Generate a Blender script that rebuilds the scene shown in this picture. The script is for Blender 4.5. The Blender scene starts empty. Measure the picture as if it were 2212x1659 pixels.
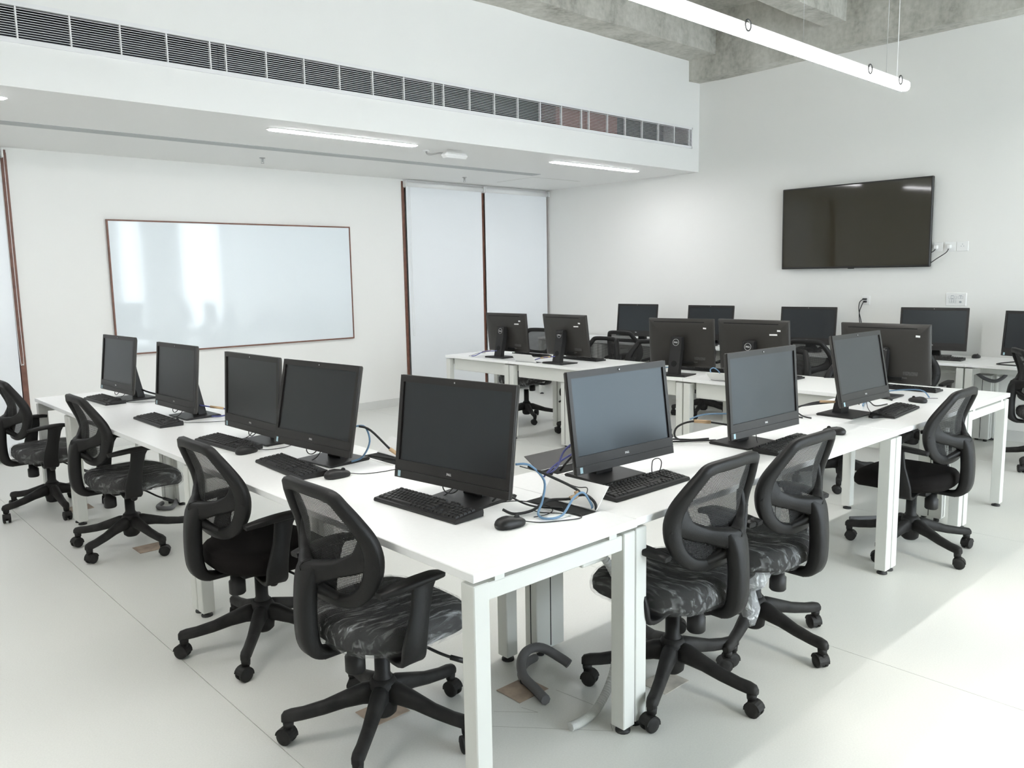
import bpy, math, random
from mathutils import Vector, Matrix
random.seed(7)
PI = math.pi
S = bpy.context.scene
COL = S.collection

# ------------------------------------------------------------------ camera
CAM = (0.0, 0.0, 1.56)
def _cam():
    F, yaw, pitch, roll = 1751.52, math.radians(47.5086), math.radians(7.6514), math.radians(0.9590)
    f = Vector((math.cos(pitch)*math.cos(yaw), math.cos(pitch)*math.sin(yaw), -math.sin(pitch)))
    r = Vector((math.sin(yaw), -math.cos(yaw), 0.0))
    d = f.cross(r)
    r2 = math.cos(roll)*r + math.sin(roll)*d
    d2 = -math.sin(roll)*r + math.cos(roll)*d
    cd = bpy.data.cameras.new('camera')
    cd.sensor_width = 36.0
    cd.lens = F/2212*36.0
    cd.clip_start = .02
    co = bpy.data.objects.new('camera', cd)
    m = Matrix((( r2.x, -d2.x, -f.x, CAM[0]), (r2.y, -d2.y, -f.y, CAM[1]), (r2.z, -d2.z, -f.z, CAM[2]), (0,0,0,1)))
    co.matrix_world = m
    COL.objects.link(co)
    S.camera = co
_cam()

# ------------------------------------------------------------------ world, sun, exposure
W = bpy.data.worlds.new('daylight'); S.world = W
W.use_nodes = True
bg = W.node_tree.nodes['Background']
bg.inputs[0].default_value = (.83, .93, 1.0, 1)
bg.inputs[1].default_value = 7.5
SUN_STRENGTH = 1.9
sd = bpy.data.lights.new('sun', 'SUN'); sd.energy = SUN_STRENGTH; sd.angle = math.radians(8); sd.color = (1, .95, .82)
so = bpy.data.objects.new('sun', sd); COL.objects.link(so)
so.rotation_euler = Vector((.10, .83, -.57)).to_track_quat('-Z', 'Y').to_euler()
PENDANT_EMIT = 60.0
RECESSED_EMIT = 34.0
S.view_settings.view_transform = 'Standard'
S.view_settings.look = 'None'
S.view_settings.gamma = 1.0
S.view_settings.use_curve_mapping = False
S.view_settings.exposure = 0.57
S.cycles.use_denoising = True
S.cycles.max_bounces = 10
S.cycles.diffuse_bounces = 6
S.cycles.transparent_max_bounces = 16
S.cycles.sample_clamp_indirect = 8
S.cycles.caustics_reflective = False
S.cycles.caustics_refractive = False

# ------------------------------------------------------------------ materials
MATS = {}
def mat(name, col, rough=.5, metal=0., spec=.5, noise=0., nscale=30., bump=0., bscale=80., emit=None, estr=0., coat=0., trans=None, alpha=None):
    if name in MATS: return MATS[name]
    m = bpy.data.materials.new(name); m.use_nodes = True
    nt = m.node_tree; b = nt.nodes['Principled BSDF']
    b.inputs['Base Color'].default_value = (*col, 1)
    b.inputs['Roughness'].default_value = rough
    b.inputs['Metallic'].default_value = metal
    b.inputs['Specular IOR Level'].default_value = spec
    if coat: b.inputs['Coat Weight'].default_value = coat; b.inputs['Coat Roughness'].default_value = .08
    if trans: b.inputs['Transmission Weight'].default_value = trans
    if emit:
        b.inputs['Emission Color'].default_value = (*emit, 1); b.inputs['Emission Strength'].default_value = estr
    if noise or bump:
        tc = nt.nodes.new('ShaderNodeTexCoord')
    if noise:
        n = nt.nodes.new('ShaderNodeTexNoise'); n.inputs['Scale'].default_value = nscale; n.inputs['Detail'].default_value = 4
        nt.links.new(tc.outputs['Object'], n.inputs['Vector'])
        r = nt.nodes.new('ShaderNodeValToRGB')
        r.color_ramp.elements[0].position = .3; r.color_ramp.elements[1].position = .7
        r.color_ramp.elements[0].color = (*[c*(1-noise) for c in col], 1)
        r.color_ramp.elements[1].color = (*[min(1, c*(1+noise)) for c in col], 1)
        nt.links.new(n.outputs['Fac'], r.inputs['Fac']); nt.links.new(r.outputs['Color'], b.inputs['Base Color'])
    if bump:
        n2 = nt.nodes.new('ShaderNodeTexNoise'); n2.inputs['Scale'].default_value = bscale; n2.inputs['Detail'].default_value = 3
        nt.links.new(tc.outputs['Object'], n2.inputs['Vector'])
        bp = nt.nodes.new('ShaderNodeBump'); bp.inputs['Strength'].default_value = bump; bp.inputs['Distance'].default_value = .01
        nt.links.new(n2.outputs['Fac'], bp.inputs['Height']); nt.links.new(bp.outputs['Normal'], b.inputs['Normal'])
    MATS[name] = m
    return m

def concrete():
    m = bpy.data.materials.new('raw_concrete'); m.use_nodes = True; nt = m.node_tree; b = nt.nodes['Principled BSDF']
    b.inputs['Roughness'].default_value = .9; b.inputs['Specular IOR Level'].default_value = .2
    tc = nt.nodes.new('ShaderNodeTexCoord')
    n1 = nt.nodes.new('ShaderNodeTexNoise'); n1.inputs['Scale'].default_value = 2.2; n1.inputs['Detail'].default_value = 8; n1.inputs['Roughness'].default_value = .68
    n2 = nt.nodes.new('ShaderNodeTexNoise'); n2.inputs['Scale'].default_value = 22; n2.inputs['Detail'].default_value = 6
    mp = nt.nodes.new('ShaderNodeMapping'); mp.inputs['Scale'].default_value = (1, 1, .35)
    nt.links.new(tc.outputs['Object'], mp.inputs['Vector']); nt.links.new(mp.outputs['Vector'], n1.inputs['Vector']); nt.links.new(tc.outputs['Object'], n2.inputs['Vector'])
    mx = nt.nodes.new('ShaderNodeMath'); mx.operation = 'MULTIPLY_ADD'; mx.inputs[1].default_value = .35
    nt.links.new(n2.outputs['Fac'], mx.inputs[0]); nt.links.new(n1.outputs['Fac'], mx.inputs[2])
    r = nt.nodes.new('ShaderNodeValToRGB')
    e = r.color_ramp.elements
    e[0].position = .45; e[0].color = (.27, .262, .232, 1); e[1].position = .85; e[1].color = (.60, .59, .545, 1)
    x = e.new(.62); x.color = (.44, .432, .39, 1)
    nt.links.new(mx.outputs[0], r.inputs['Fac']); nt.links.new(r.outputs['Color'], b.inputs['Base Color'])
    bp = nt.nodes.new('ShaderNodeBump'); bp.inputs['Strength'].default_value = .5; bp.inputs['Distance'].default_value = .02
    nt.links.new(mx.outputs[0], bp.inputs['Height']); nt.links.new(bp.outputs['Normal'], b.inputs['Normal'])
    MATS['concrete'] = m
    return m

def see_through(name, col, fac, rough=.5, weave=0., gloss=None, bump=0., bscale=30.):
    """a shader mixed with transparency: mesh fabric, clear plastic film, window glass"""
    m = bpy.data.materials.new(name); m.use_nodes = True; nt = m.node_tree; b = nt.nodes['Principled BSDF']
    b.inputs['Base Color'].default_value = (*col, 1); b.inputs['Roughness'].default_value = rough
    out = nt.nodes['Material Output']
    t = nt.nodes.new('ShaderNodeBsdfTransparent'); mx = nt.nodes.new('ShaderNodeMixShader')
    mx.inputs[0].default_value = fac
    nt.links.new(t.outputs[0], mx.inputs[1]); nt.links.new(b.outputs[0], mx.inputs[2]); nt.links.new(mx.outputs[0], out.inputs['Surface'])
    tc = nt.nodes.new('ShaderNodeTexCoord')
    if weave:
        w1 = nt.nodes.new('ShaderNodeTexWave'); w1.wave_type = 'BANDS'; w1.bands_direction = 'Y'; w1.inputs['Scale'].default_value = weave
        w2 = nt.nodes.new('ShaderNodeTexWave'); w2.wave_type = 'BANDS'; w2.bands_direction = 'Z'; w2.inputs['Scale'].default_value = weave
        for w in (w1, w2): nt.links.new(tc.outputs['Object'], w.inputs['Vector'])
        mm = nt.nodes.new('ShaderNodeMath'); mm.operation = 'MAXIMUM'
        nt.links.new(w1.outputs['Fac'], mm.inputs[0]); nt.links.new(w2.outputs['Fac'], mm.inputs[1])
        mr = nt.nodes.new('ShaderNodeMapRange'); mr.inputs['From Min'].default_value = .45; mr.inputs['From Max'].default_value = .85
        mr.inputs['To Min'].default_value = fac - .28; mr.inputs['To Max'].default_value = min(1, fac + .22)
        nt.links.new(mm.outputs[0], mr.inputs['Value']); nt.links.new(mr.outputs[0], mx.inputs[0])
    if bump:
        n = nt.nodes.new('ShaderNodeTexNoise'); n.inputs['Scale'].default_value = bscale; n.inputs['Detail'].default_value = 5; n.inputs['Distortion'].default_value = .9
        mp = nt.nodes.new('ShaderNodeMapping'); mp.inputs['Scale'].default_value = (.30, 1.5, .8); mp.inputs['Rotation'].default_value = (0, 0, .5)
        nt.links.new(tc.outputs['Object'], mp.inputs['Vector']); nt.links.new(mp.outputs['Vector'], n.inputs['Vector'])
        bp = nt.nodes.new('ShaderNodeBump'); bp.inputs['Strength'].default_value = bump; bp.inputs['Distance'].default_value = .02
        nt.links.new(n.outputs['Fac'], bp.inputs['Height']); nt.links.new(bp.outputs['Normal'], b.inputs['Normal'])
        r = nt.nodes.new('ShaderNodeMapRange'); r.inputs['From Min'].default_value = .5; r.inputs['From Max'].default_value = .72
        r.inputs['To Min'].default_value = fac*.5; r.inputs['To Max'].default_value = min(1, fac*2.8)  # paler streaks in the opacity stand in for highlights on the folds
        nt.links.new(n.outputs['Fac'], r.inputs['Value']); nt.links.new(r.outputs[0], mx.inputs[0])
    MATS[name] = m
    return m

WHITE_WALL = mat('white_wall_paint', (.80, .80, .785), .55, spec=.3, bump=.04, bscale=180)
WARM_WALL = mat('warm_white_wall_paint', (.80, .795, .77), .55, spec=.3, bump=.04, bscale=180)
CEIL_WHITE = mat('gypsum_white', (.78, .775, .765), .7, spec=.2)
CONCRETE = concrete()
VINYL = mat('white_speckled_vinyl', (.70, .70, .665), .38, spec=.45, noise=.035, nscale=160)
SEAM = mat('vinyl_seam', (.42, .41, .38), .7)
SKIRT = mat('grey_white_skirting', (.62, .62, .60), .5)
PLY = mat('exposed_plywood', (.42, .33, .26), .8, noise=.18, nscale=18)
BROKEN = mat('scuffed_screed', (.50, .47, .42), .85, noise=.3, nscale=14)
LAM = mat('white_laminate', (.89, .89, .88), .32, spec=.4, noise=.01, nscale=60)
LEGM = mat('white_powder_coat', (.66, .665, .63), .42, spec=.4)
FOOT = mat('black_foot', (.02, .02, .02), .6)
BLACK = mat('black_plastic', (.014, .0135, .0135), .45, spec=.4, bump=.05, bscale=400)
CHAIRB = mat('black_chair_plastic', (.0095, .009, .0088), .5, spec=.32, bump=.08, bscale=300)
DUSTB = mat('dusty_black_plastic', (.018, .0172, .0165), .6, spec=.28, noise=.5, nscale=16, bump=.06, bscale=200)
FABRIC = mat('black_fabric', (.012, .0105, .010), .95, spec=.1, bump=.2, bscale=500)
SCREEN = mat('black_screen', (.013, .0095, .0087), .30, spec=.68)
SCREEN.node_tree.nodes['Principled BSDF'].inputs['Specular Tint'].default_value = (.74, .90, 1, 1)
TVSCREEN = mat('television_screen', (.036, .032, .022), .045, spec=.5)
BEZEL = mat('black_bezel', (.016, .0145, .0138), .42, spec=.45)
CASING = mat('black_casing', (.027, .0245, .0215), .45, spec=.45)
GROOVE = mat('dark_groove', (.004, .004, .004), .9)
KEYM = mat('black_key', (.02, .0195, .019), .5, spec=.4)
SILVER = mat('silver_print', (.62, .62, .62), .35, metal=.3)
LABELW = mat('white_sticker', (.85, .85, .84), .5)
STICKB = mat('blue_sticker', (.42, .60, .66), .4)
BLUEC = mat('blue_cable', (.15, .27, .42), .45)
BLUEC2 = mat('violet_blue_cable', (.09, .10, .30), .45)
BLACKC = mat('black_cable', (.012, .012, .012), .5)
TAPE = mat('tan_tape', (.55, .38, .22), .6)
GREYC = mat('grey_conduit', (.13, .13, .135), .6)
WHITEC = mat('white_corrugated_hose', (.55, .55, .53), .6)
GLOSSW = mat('glossy_white_board', (.74, .79, .82), .06, spec=.55)
WOODF = mat('red_brown_frame', (.17, .075, .05), .5, noise=.2, nscale=20)
DARKF = mat('dark_metal_frame', (.16, .14, .13), .5)
BLINDF = mat('white_blind_fabric', (.80, .82, .84), .32, spec=.35, bump=.03, bscale=500)
GRILLE = mat('white_aluminium', (.76, .76, .77), .4, spec=.5)
VOID = mat('painted_duct_shade', (.03, .03, .038), .9)  # shade inside the bulkhead put into a near-black colour
REDV = mat('red_brown_pipe', (.20, .07, .055), .8)
GREYSLOT = mat('grey_slot_diffuser', (.40, .42, .42), .5)
METAL = mat('brushed_steel', (.45, .45, .45), .35, metal=.9)
WPLAST = mat('white_plastic', (.80, .80, .79), .35)
GREYP = mat('grey_print', (.35, .38, .40), .6)
RINGM = mat('dark_wire', (.06, .06, .06), .7)
LAMPSIDE = mat('pendant_side_diffuser', (.9, .9, .9), .5, emit=(1, .99, .97), estr=8.5)
LAMP = mat('pendant_diffuser', (.9, .9, .9), .5, emit=(1, .99, .97), estr=PENDANT_EMIT)
RECL = mat('recessed_led', (.9, .9, .9), .5, emit=(.97, .97, 1), estr=RECESSED_EMIT)
MESHF = see_through('black_mesh_fabric', (.012, .012, .012), .73, .8, weave=58)
FILM = see_through('clear_plastic_film', (.60, .61, .62), .17, .14, bump=.55, bscale=34)
FILMW = see_through('crumpled_plastic_film', (.88, .90, .92), .72, .25, bump=.9, bscale=40)
GLASS = see_through('window_glass', (.9, .95, .97), .08, .03)
SHADE = see_through('sheer_blind', (.82, .84, .86), .72, .7)

# ------------------------------------------------------------------ mesh builder
class MB:
    def __init__(s): s.v = []; s.f = []; s.sm = []
    def add(s, vs, fs, smooth=False):
        o = len(s.v); s.v += [tuple(p) for p in vs]
        for f in fs: s.f.append(tuple(i+o for i in f)); s.sm.append(smooth)
        return s
    def box(s, x0, x1, y0, y1, z0, z1):
        vs = [(x, y, z) for x in (x0, x1) for y in (y0, y1) for z in (z0, z1)]
        return s.add(vs, [(0,1,3,2),(4,6,7,5),(0,4,5,1),(2,3,7,6),(0,2,6,4),(1,5,7,3)])
    def cbox(s, x0, x1, y0, y1, z0, z1, c=.003):
        """box with chamfered edges"""
        cx, cy, cz = (x0+x1)/2, (y0+y1)/2, (z0+z1)/2; hx, hy, hz = (x1-x0)/2, (y1-y0)/2, (z1-z0)/2
        c = min(c, hx*.9, hy*.9, hz*.9)
        vs = []; idx = {}
        for sx in (-1, 1):
            for sy in (-1, 1):
                for sz in (-1, 1):
                    for a in range(3):
                        k = [0, 0, 0]
                        h = [hx-c, hy-c, hz-c]; h[a] += c
                        idx[(sx, sy, sz, a)] = len(vs)
                        vs.append((cx+sx*h[0], cy+sy*h[1], cz+sz*h[2]))
        fs = []
        for a in range(3):
            b, d = [(1, 2), (0, 2), (0, 1)][a]
            for sg in (-1, 1):
                q = []
                for p, r in ((-1,-1),(1,-1),(1,1),(-1,1)):
                    t = [0,0,0]; t[a] = sg; t[b] = p; t[d] = r; q.append(idx[(*t, a)])
                fs.append(tuple(q))
        for a in range(3):      # edge along axis a
            b, d = [(1, 2), (0, 2), (0, 1)][a]
            for p in (-1, 1):
                for r in (-1, 1):
                    t0 = [0,0,0]; t0[a] = -1; t0[b] = p; t0[d] = r; t1 = list(t0); t1[a] = 1
                    fs.append((idx[(*t0, b)], idx[(*t1, b)], idx[(*t1, d)], idx[(*t0, d)]))
        for sx in (-1, 1):
            for sy in (-1, 1):
                for sz in (-1, 1):
                    fs.append(tuple(idx[(sx, sy, sz, a)] for a in range(3)))
        return s.add(vs, fs)
    def loft(s, rings, caps=True, closed=True, loop=False, smooth=True):
        n = len(rings[0]); vs = [p for r in rings for p in r]; fs = []
        m = len(rings)
        for i in range(m if loop else m-1):
            j = (i+1) % m
            for k in range(n if closed else n-1):
                l = (k+1) % n
                fs.append((i*n+k, i*n+l, j*n+l, j*n+k))
        s.add(vs, fs, smooth)
        if caps and not loop and closed:
            o = len(s.v) - len(vs)
            s.f.append(tuple(o+k for k in reversed(range(n)))); s.sm.append(False)
            s.f.append(tuple(o+(m-1)*n+k for k in range(n))); s.sm.append(False)
        return s
    def lathe(s, prof, c=(0,0,0), axis='z', n=16, smooth=True, caps=True):
        rings = []
        for r, h in prof:
            ring = []
            for k in range(n):
                a = 2*PI*k/n; u, w = r*math.cos(a), r*math.sin(a)
                p = (u, w, h) if axis == 'z' else ((h, u, w) if axis == 'x' else (w, h, u))
                ring.append((p[0]+c[0], p[1]+c[1], p[2]+c[2]))
            rings.append(ring)
        return s.loft(rings, caps=caps, smooth=smooth)
    def tube(s, pts, r, n=8, smooth_pts=True, up=None, w=None, t=None, loop=False, sub=5):
        """round (r) or flat (w across, t thick along 'up') section swept along pts; r, w, t may be lists"""
        P = [Vector(p) for p in pts]
        m0 = len(P)
        def lst(q): return list(q) if isinstance(q, (list, tuple)) else [q]*m0
        R, Wd, T = lst(r), lst(w) if w is not None else None, lst(t) if t is not None else None
        if smooth_pts and len(P) > 2:
            Q = []; RR = []; WW = []; TT = []
            last = m0 if loop else m0-1
            for i in range(last):
                if loop: a, b, c, d = P[(i-1) % m0], P[i], P[(i+1) % m0], P[(i+2) % m0]
                else: a, b, c, d = P[max(i-1, 0)], P[i], P[i+1], P[min(i+2, m0-1)]
                for q in range(sub):
                    u = q/sub
                    Q.append(.5*((2*b) + (c-a)*u + (2*a-5*b+4*c-d)*u*u + (3*b-a-3*c+d)*u**3))
                    j = (i+1) % m0
                    RR.append(R[i]+(R[j]-R[i])*u)
                    if Wd: WW.append(Wd[i]+(Wd[j]-Wd[i])*u); TT.append(T[i]+(T[j]-T[i])*u)
            if not loop:
                Q.append(P[-1]); RR.append(R[-1])
                if Wd: WW.append(Wd[-1]); TT.append(T[-1])
            P, R = Q, RR
            if Wd: Wd, T = WW, TT
        rings = []; m = len(P); prev = None
        for i in range(m):
            tg = (P[(i+1) % m]-P[i-1]) if loop else (P[min(i+1, m-1)]-P[max(i-1, 0)])
            if tg.length < 1e-9: tg = Vector((0,0,1))
            tg.normalize()
            if up is not None:
                u = Vector(up(P[i]) if callable(up) else up)
            elif prev is not None: u = prev
            else: u = Vector((0,0,1)) if abs(tg.z) < .9 else Vector((1,0,0))
            sd_ = tg.cross(u)
            if sd_.length < 1e-6: sd_ = tg.cross(Vector((1,0,0)))
            sd_.normalize(); u = sd_.cross(tg).normalized(); prev = u
            ring = []
            if Wd:
                a, b = Wd[i]/2, T[i]/2; c = min(a, b)*.45
                for p, q in ((a-c,b),(a,b-c),(a,-b+c),(a-c,-b),(-a+c,-b),(-a,-b+c),(-a,b-c),(-a+c,b)):
                    ring.append(P[i]+sd_*p+u*q)
            else:
                for k in range(n):
                    an = 2*PI*k/n; ring.append(P[i]+sd_*(R[i]*math.cos(an))+u*(R[i]*math.sin(an)))
            rings.append(ring)
        return s.loft(rings, loop=loop)
    def prism(s, poly, y0, y1, axis='y'):
        """polygon in (a,b) extruded along axis"""
        def P(a, b, h): return (a, h, b) if axis == 'y' else ((h, a, b) if axis == 'x' else (a, b, h))
        n = len(poly)
        vs = [P(a, b, y0) for a, b in poly] + [P(a, b, y1) for a, b in poly]
        fs = [tuple(range(n)), tuple(reversed(range(n, 2*n)))] + [(k, k+n, (k+1) % n+n, (k+1) % n) for k in range(n)]
        return s.add(vs, fs)
    def xf(s, m):
        s.v = [tuple(m @ Vector(p)) for p in s.v]; return s
    def mesh(s, name, material, angle=None):
        me = bpy.data.meshes.new(name); me.from_pydata(s.v, [], s.f); me.materials.append(material)
        me.polygons.foreach_set('use_smooth', s.sm)
        import bmesh
        bm = bmesh.new(); bm.from_mesh(me); bmesh.ops.recalc_face_normals(bm, faces=bm.faces); bm.to_mesh(me); bm.free()
        me.update()
        return me
    def build(s, name, material, parent=None, loc=None, rot=None):
        o = bpy.data.objects.new(name, s.mesh(name, material)); COL.objects.link(o)
        if parent: o.parent = parent
        if loc: o.location = loc
        if rot: o.rotation_euler = rot
        return o

def inst(name, me, parent=None, loc=(0,0,0), rot=(0,0,0), scale=None):
    o = bpy.data.objects.new(name, me); COL.objects.link(o); o.parent = parent; o.location = loc; o.rotation_euler = rot
    if scale: o.scale = scale
    return o
def tag(o, label=None, cat=None, group=None, kind=None):
    if label: o['label'] = label
    if cat: o['category'] = cat
    if group: o['group'] = group
    if kind: o['kind'] = kind
    return o
def empty(name, loc=(0,0,0), rz=0.):
    o = bpy.data.objects.new(name, None); COL.objects.link(o); o.location = loc; o.rotation_euler = (0,0,rz); o.empty_display_size = .1
    return o
def copy_tree(o, parent=None):
    c = o.copy(); COL.objects.link(c); c.parent = parent
    for ch in list(o.children): copy_tree(ch, c)
    return c
def struct(name, mb, m, label=None, parent=None):
    o = mb.build(name, m, parent)
    if parent is None: o['kind'] = 'structure'
    if label: o['label'] = label
    return o

# ------------------------------------------------------------------ room shell
WX, WY = 8.18, 8.16          # television wall, whiteboard wall
SY = 5.65                    # face of the dropped soffit
ZC = 2.712                   # soffit ceiling
ZSLAB = 4.36
XL, YF = -2.6, -2.5          # walls behind the camera
floor = struct('floor', MB().box(XL-.2, WX+.2, YF-.2, WY+.2, -.12, -.004), SEAM, 'white speckled vinyl floor laid in wide sheets')
sheet_x = [XL-.1, -.88, 1.128, 3.14, 5.15, 7.16, WX+.05]
for a, b in zip(sheet_x, sheet_x[1:]):
    MB().box(a+.0012, b-.0012, YF-.1, WY+.05, -.004, 0).build('vinyl_sheet', VINYL, floor)
struct('wall_right', MB().box(WX, WX+.2, YF-.2, WY+.2, 0, ZSLAB), WARM_WALL, 'long white wall carrying the television')
# whiteboard wall with the two window openings left free
WIN1 = (5.735, 8.175); WIN2 = (-.6, 1.655)
wb = MB().box(WIN2[1], WIN1[0], WY, WY+.2, 0, ZSLAB).box(XL-.2, WIN2[0], WY, WY+.2, 0, ZSLAB)
wb.box(WIN1[0], WX, WY, WY+.2, ZC-.02, ZSLAB).box(WIN2[0], WIN2[1], WY, WY+.2, ZC-.02, ZSLAB)
struct('wall_back', wb, WARM_WALL, 'white wall behind the whiteboard')
struct('wall_left', MB().box(XL-.2, XL, YF-.2, WY+.2, 0, ZSLAB), WHITE_WALL, 'plain white side wall')
# window wall behind the camera
bays = [(1.85, 3.05), (3.2, 4.4), (4.55, 5.45), (5.75, 6.30), (7.08, 8.08)]
wf = MB().box(XL-.2, WX+.2, YF-.2, YF, 0, .12).box(XL-.2, WX+.2, YF-.2, YF, 2.95, ZSLAB)
ed = [XL-.2] + [e for b in bays for e in b] + [WX+.2]
for i in range(0, len(ed), 2): wf.box(ed[i], ed[i+1], YF-.2, YF, .12, 2.95)
struct('wall_front', wf, WHITE_WALL, 'white window wall')
for i, (a, b) in enumerate(bays):
    w = empty('window_%d' % (i+3), ((a+b)/2, YF-.1, .12)); w['kind'] = 'structure'; h = (b-a)/2
    MB().box(-h, h, -.03, .03, 0, .04).box(-h, h, -.03, .03, 2.79, 2.83).box(-h, -h+.04, -.03, .03, 0, 2.83).box(h-.04, h, -.03, .03, 0, 2.83).build('window_frame', DARKF, w)
    MB().box(-h+.04, h-.04, -.004, .004, .04, 2.79).build('pane', GLASS, w)
    pl = bpy.data.lights.new('window_portal', 'AREA'); pl.shape = 'RECTANGLE'; pl.size = b-a; pl.size_y = 2.83
    pl.cycles.is_portal = True
    po = bpy.data.objects.new('window_portal', pl); COL.objects.link(po); po.location = ((a+b)/2, YF-.22, 1.53); po.rotation_euler = (PI/2, 0, PI)
struct('ceiling', MB().box(XL-.2, WX+.2, YF-.2, WY+.2, ZSLAB, ZSLAB+.2), CONCRETE, 'raw concrete ceiling slab')

# soffit: the dropped bulkhead with the air grille
GZ0, GZ1 = 2.982, 3.182
GX1 = 8.035
sf = MB().box(XL, WX, SY+.06, WY, ZC, ZC+.03).box(XL, WX, SY, SY+.06, ZC, GZ0).box(XL, WX, SY, SY+.06, GZ1, ZSLAB).box(GX1, WX, SY, SY+.06, GZ0, GZ1)
struct('soffit', sf, WHITE_WALL, 'white dropped bulkhead along the whiteboard wall')
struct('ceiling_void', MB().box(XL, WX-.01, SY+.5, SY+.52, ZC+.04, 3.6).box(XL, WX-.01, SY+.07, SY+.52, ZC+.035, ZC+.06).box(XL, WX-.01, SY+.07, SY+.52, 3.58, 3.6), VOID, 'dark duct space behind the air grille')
pp = MB().box(5.93, 6.86, SY+.12, SY+.32, 2.9, 3.35).build('duct', REDV); tag(pp, 'red-brown duct glimpsed through the slats of the air grille', 'duct')

# concrete beams
def beam(name, x0, x1, y0, y1, z0, z1, label):
    mb = MB()
    n = max(2, int(max(x1-x0, y1-y0)/.35)); rings = []
    along_x = (x1-x0) > (y1-y0); rnd = random.Random(name+label)
    for i in range(n+1):
        t = i/n; j = lambda a=.008: rnd.uniform(-a, a)
        if along_x:
            x = x0+(x1-x0)*t; rings.append([(x, y0+j(), z0+j()), (x, y1, z0+j()), (x, y1, z1), (x, y0+j(), z1)])
        else:
            y = y0+(y1-y0)*t; rings.append([(x0+j(), y, z0+j()), (x1, y, z0+j()), (x1, y, z1), (x0+j(), y, z1)])
    mb.loft(rings, smooth=False)
    o = struct('concrete_beam', mb, CONCRETE, label); return o
beam('b', XL, 7.97, 5.30, SY+.02, 3.925, ZSLAB, 'raw concrete beam above the white bulkhead')
beam('b', 7.965, WX+.05, YF, SY+.02, 3.70, ZSLAB, 'raw concrete beam above the television wall')
beam('b', XL, 7.97, 3.83, 4.06, 3.925, ZSLAB, 'raw concrete joist meeting the television wall beam')
beam('b', XL, 7.97, .9, 1.13, 3.925, ZSLAB, 'raw concrete joist above the near desks')
struct('baseboard_back', MB().box(1.70, WIN1[0]-.03, WY-.014, WY, 0, .095).prism([(0, 0), (.03, 0), (0, .03)], 0, .001, 'x'), SKIRT)
struct('baseboard_right', MB().box(WX-.014, WX, YF, WY-.1, 0, .095), SKIRT)

# floor cut-outs showing bare board
for i, (x, y, w, d, m, l) in enumerate([
        (1.50, 2.36, .15, .13, PLY, 'square of bare brown board let into the floor under the chair at the desk corner'),
        (1.97, 2.12, .15, .13, PLY, 'square of bare brown board under the grey conduit loop'),
        (2.40, 1.78, .15, .12, BROKEN, 'scuffed pale square let into the floor under the chair beside the corner legs'),
        (1.53, 4.86, .15, .14, PLY, 'small brown floor square under the second-farthest chair by the whiteboard'),
        (1.48, 6.10, .15, .14, PLY, 'small brown floor square under the chair nearest the tall blind')]):
    o = MB().cbox(x-w/2, x+w/2, y-d/2, y+d/2, .0005, .003, .001).build('floor_patch', m); tag(o, l, 'floor patch', 'bare floor squares')

for p, q in (((1.716, 2.018), (2.0, 1.70)), ((2.0, 1.70), (2.03, 1.735)), ((1.79, 2.08), (1.90, 1.965)), ((1.88, 2.03), (1.90, 1.965)), ((2.06, 2.03), (2.08, 1.86))):
    a_, b_ = Vector((*p, 0)), Vector((*q, 0)); n_ = (b_-a_).cross(Vector((0, 0, 1))).normalized()*.0011
    MB().add([a_-n_+Vector((0, 0, .0004)), a_+n_+Vector((0, 0, .0004)), b_+n_+Vector((0, 0, .0004)), b_-n_+Vector((0, 0, .0004))], [(0, 1, 2, 3)]).build('cut_line', SEAM, floor)

# windows with roller blinds in the whiteboard wall
def blind_window(name, x0, x1, mids):
    w = empty(name, ((x0+x1)/2, WY+.05, 0)); w['kind'] = 'structure'; c = (x0+x1)/2
    fr = MB().box(x0-c, x1-c, -.05, .05, ZC-.045, ZC-.02)
    fr.box(x0-c, x0-c+.034, -.062, .05, 0, ZC-.045).box(x1-c-.045, x1-c, -.062, .05, 0, ZC-.045)
    for m in mids: fr.box(m-c-.035, m-c+.035, -.062, .05, 0, ZC-.045)
    fr.build('window_frame', WOODF, w)
    MB().box(x0-c+.03, x1-c-.02, -.004, .004, 0, ZC-.045).build('pane', GLASS, w)
    return w
blind_window('window_1', WIN1[0], WIN1[1], [6.985])
blind_window('window_2', WIN2[0], WIN2[1], [.5])
# backing added behind the openings to stop sky light leaking round the blinds
struct('sky_light_block', MB().box(XL-.2, WX+.2, WY+.2, WY+.3, 0, ZSLAB), WARM_WALL, 'pale backing added behind the blinds to block sky light')
def roller_blind(x0, x1, ztop, label, chain):
    c = (x0+x1)/2; b = empty('roller_blind', (c, WY-.04, 0)); tag(b, label, 'blind', 'roller blinds on the whiteboard wall'); h = (x1-x0)/2
    MB().lathe([(.032, -h+.02), (.032, h-.02)], (0, 0, ztop-.045), 'x', 14).build('roller', WPLAST, b)
    for s in (-1, 1): MB().cbox(s*(h-.008)-.008, s*(h-.008)+.008, -.045, .03, ztop-.085, ztop-.005, .01).build('end_cap', WPLAST, b)
    MB().box(-h+.025, h-.025, .0, .003, .05, ztop-.05).build('fabric', BLINDF, b)
    MB().cbox(-h+.025, h-.025, -.008, .012, .03, .055, .004).build('bottom_bar', WPLAST, b)
    if chain is not None:
        MB().tube([(chain, -.02, ztop-.06), (chain, -.025, 1.4), (chain+.004, -.03, .9), (chain+.02, -.03, .86), (chain+.03, -.03, .9), (chain+.028, -.025, 1.4), (chain+.028, -.02, ztop-.06)], .0022, 5).build('bead_chain', WPLAST, b)
roller_blind(5.750, 6.984, ZC-.012, 'closed white roller blind hanging nearest the whiteboard, dark mullion beside it', -.575)
roller_blind(6.990, 8.168, ZC-.012, 'closed white roller blind in the room corner beside the television wall', None)
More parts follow.
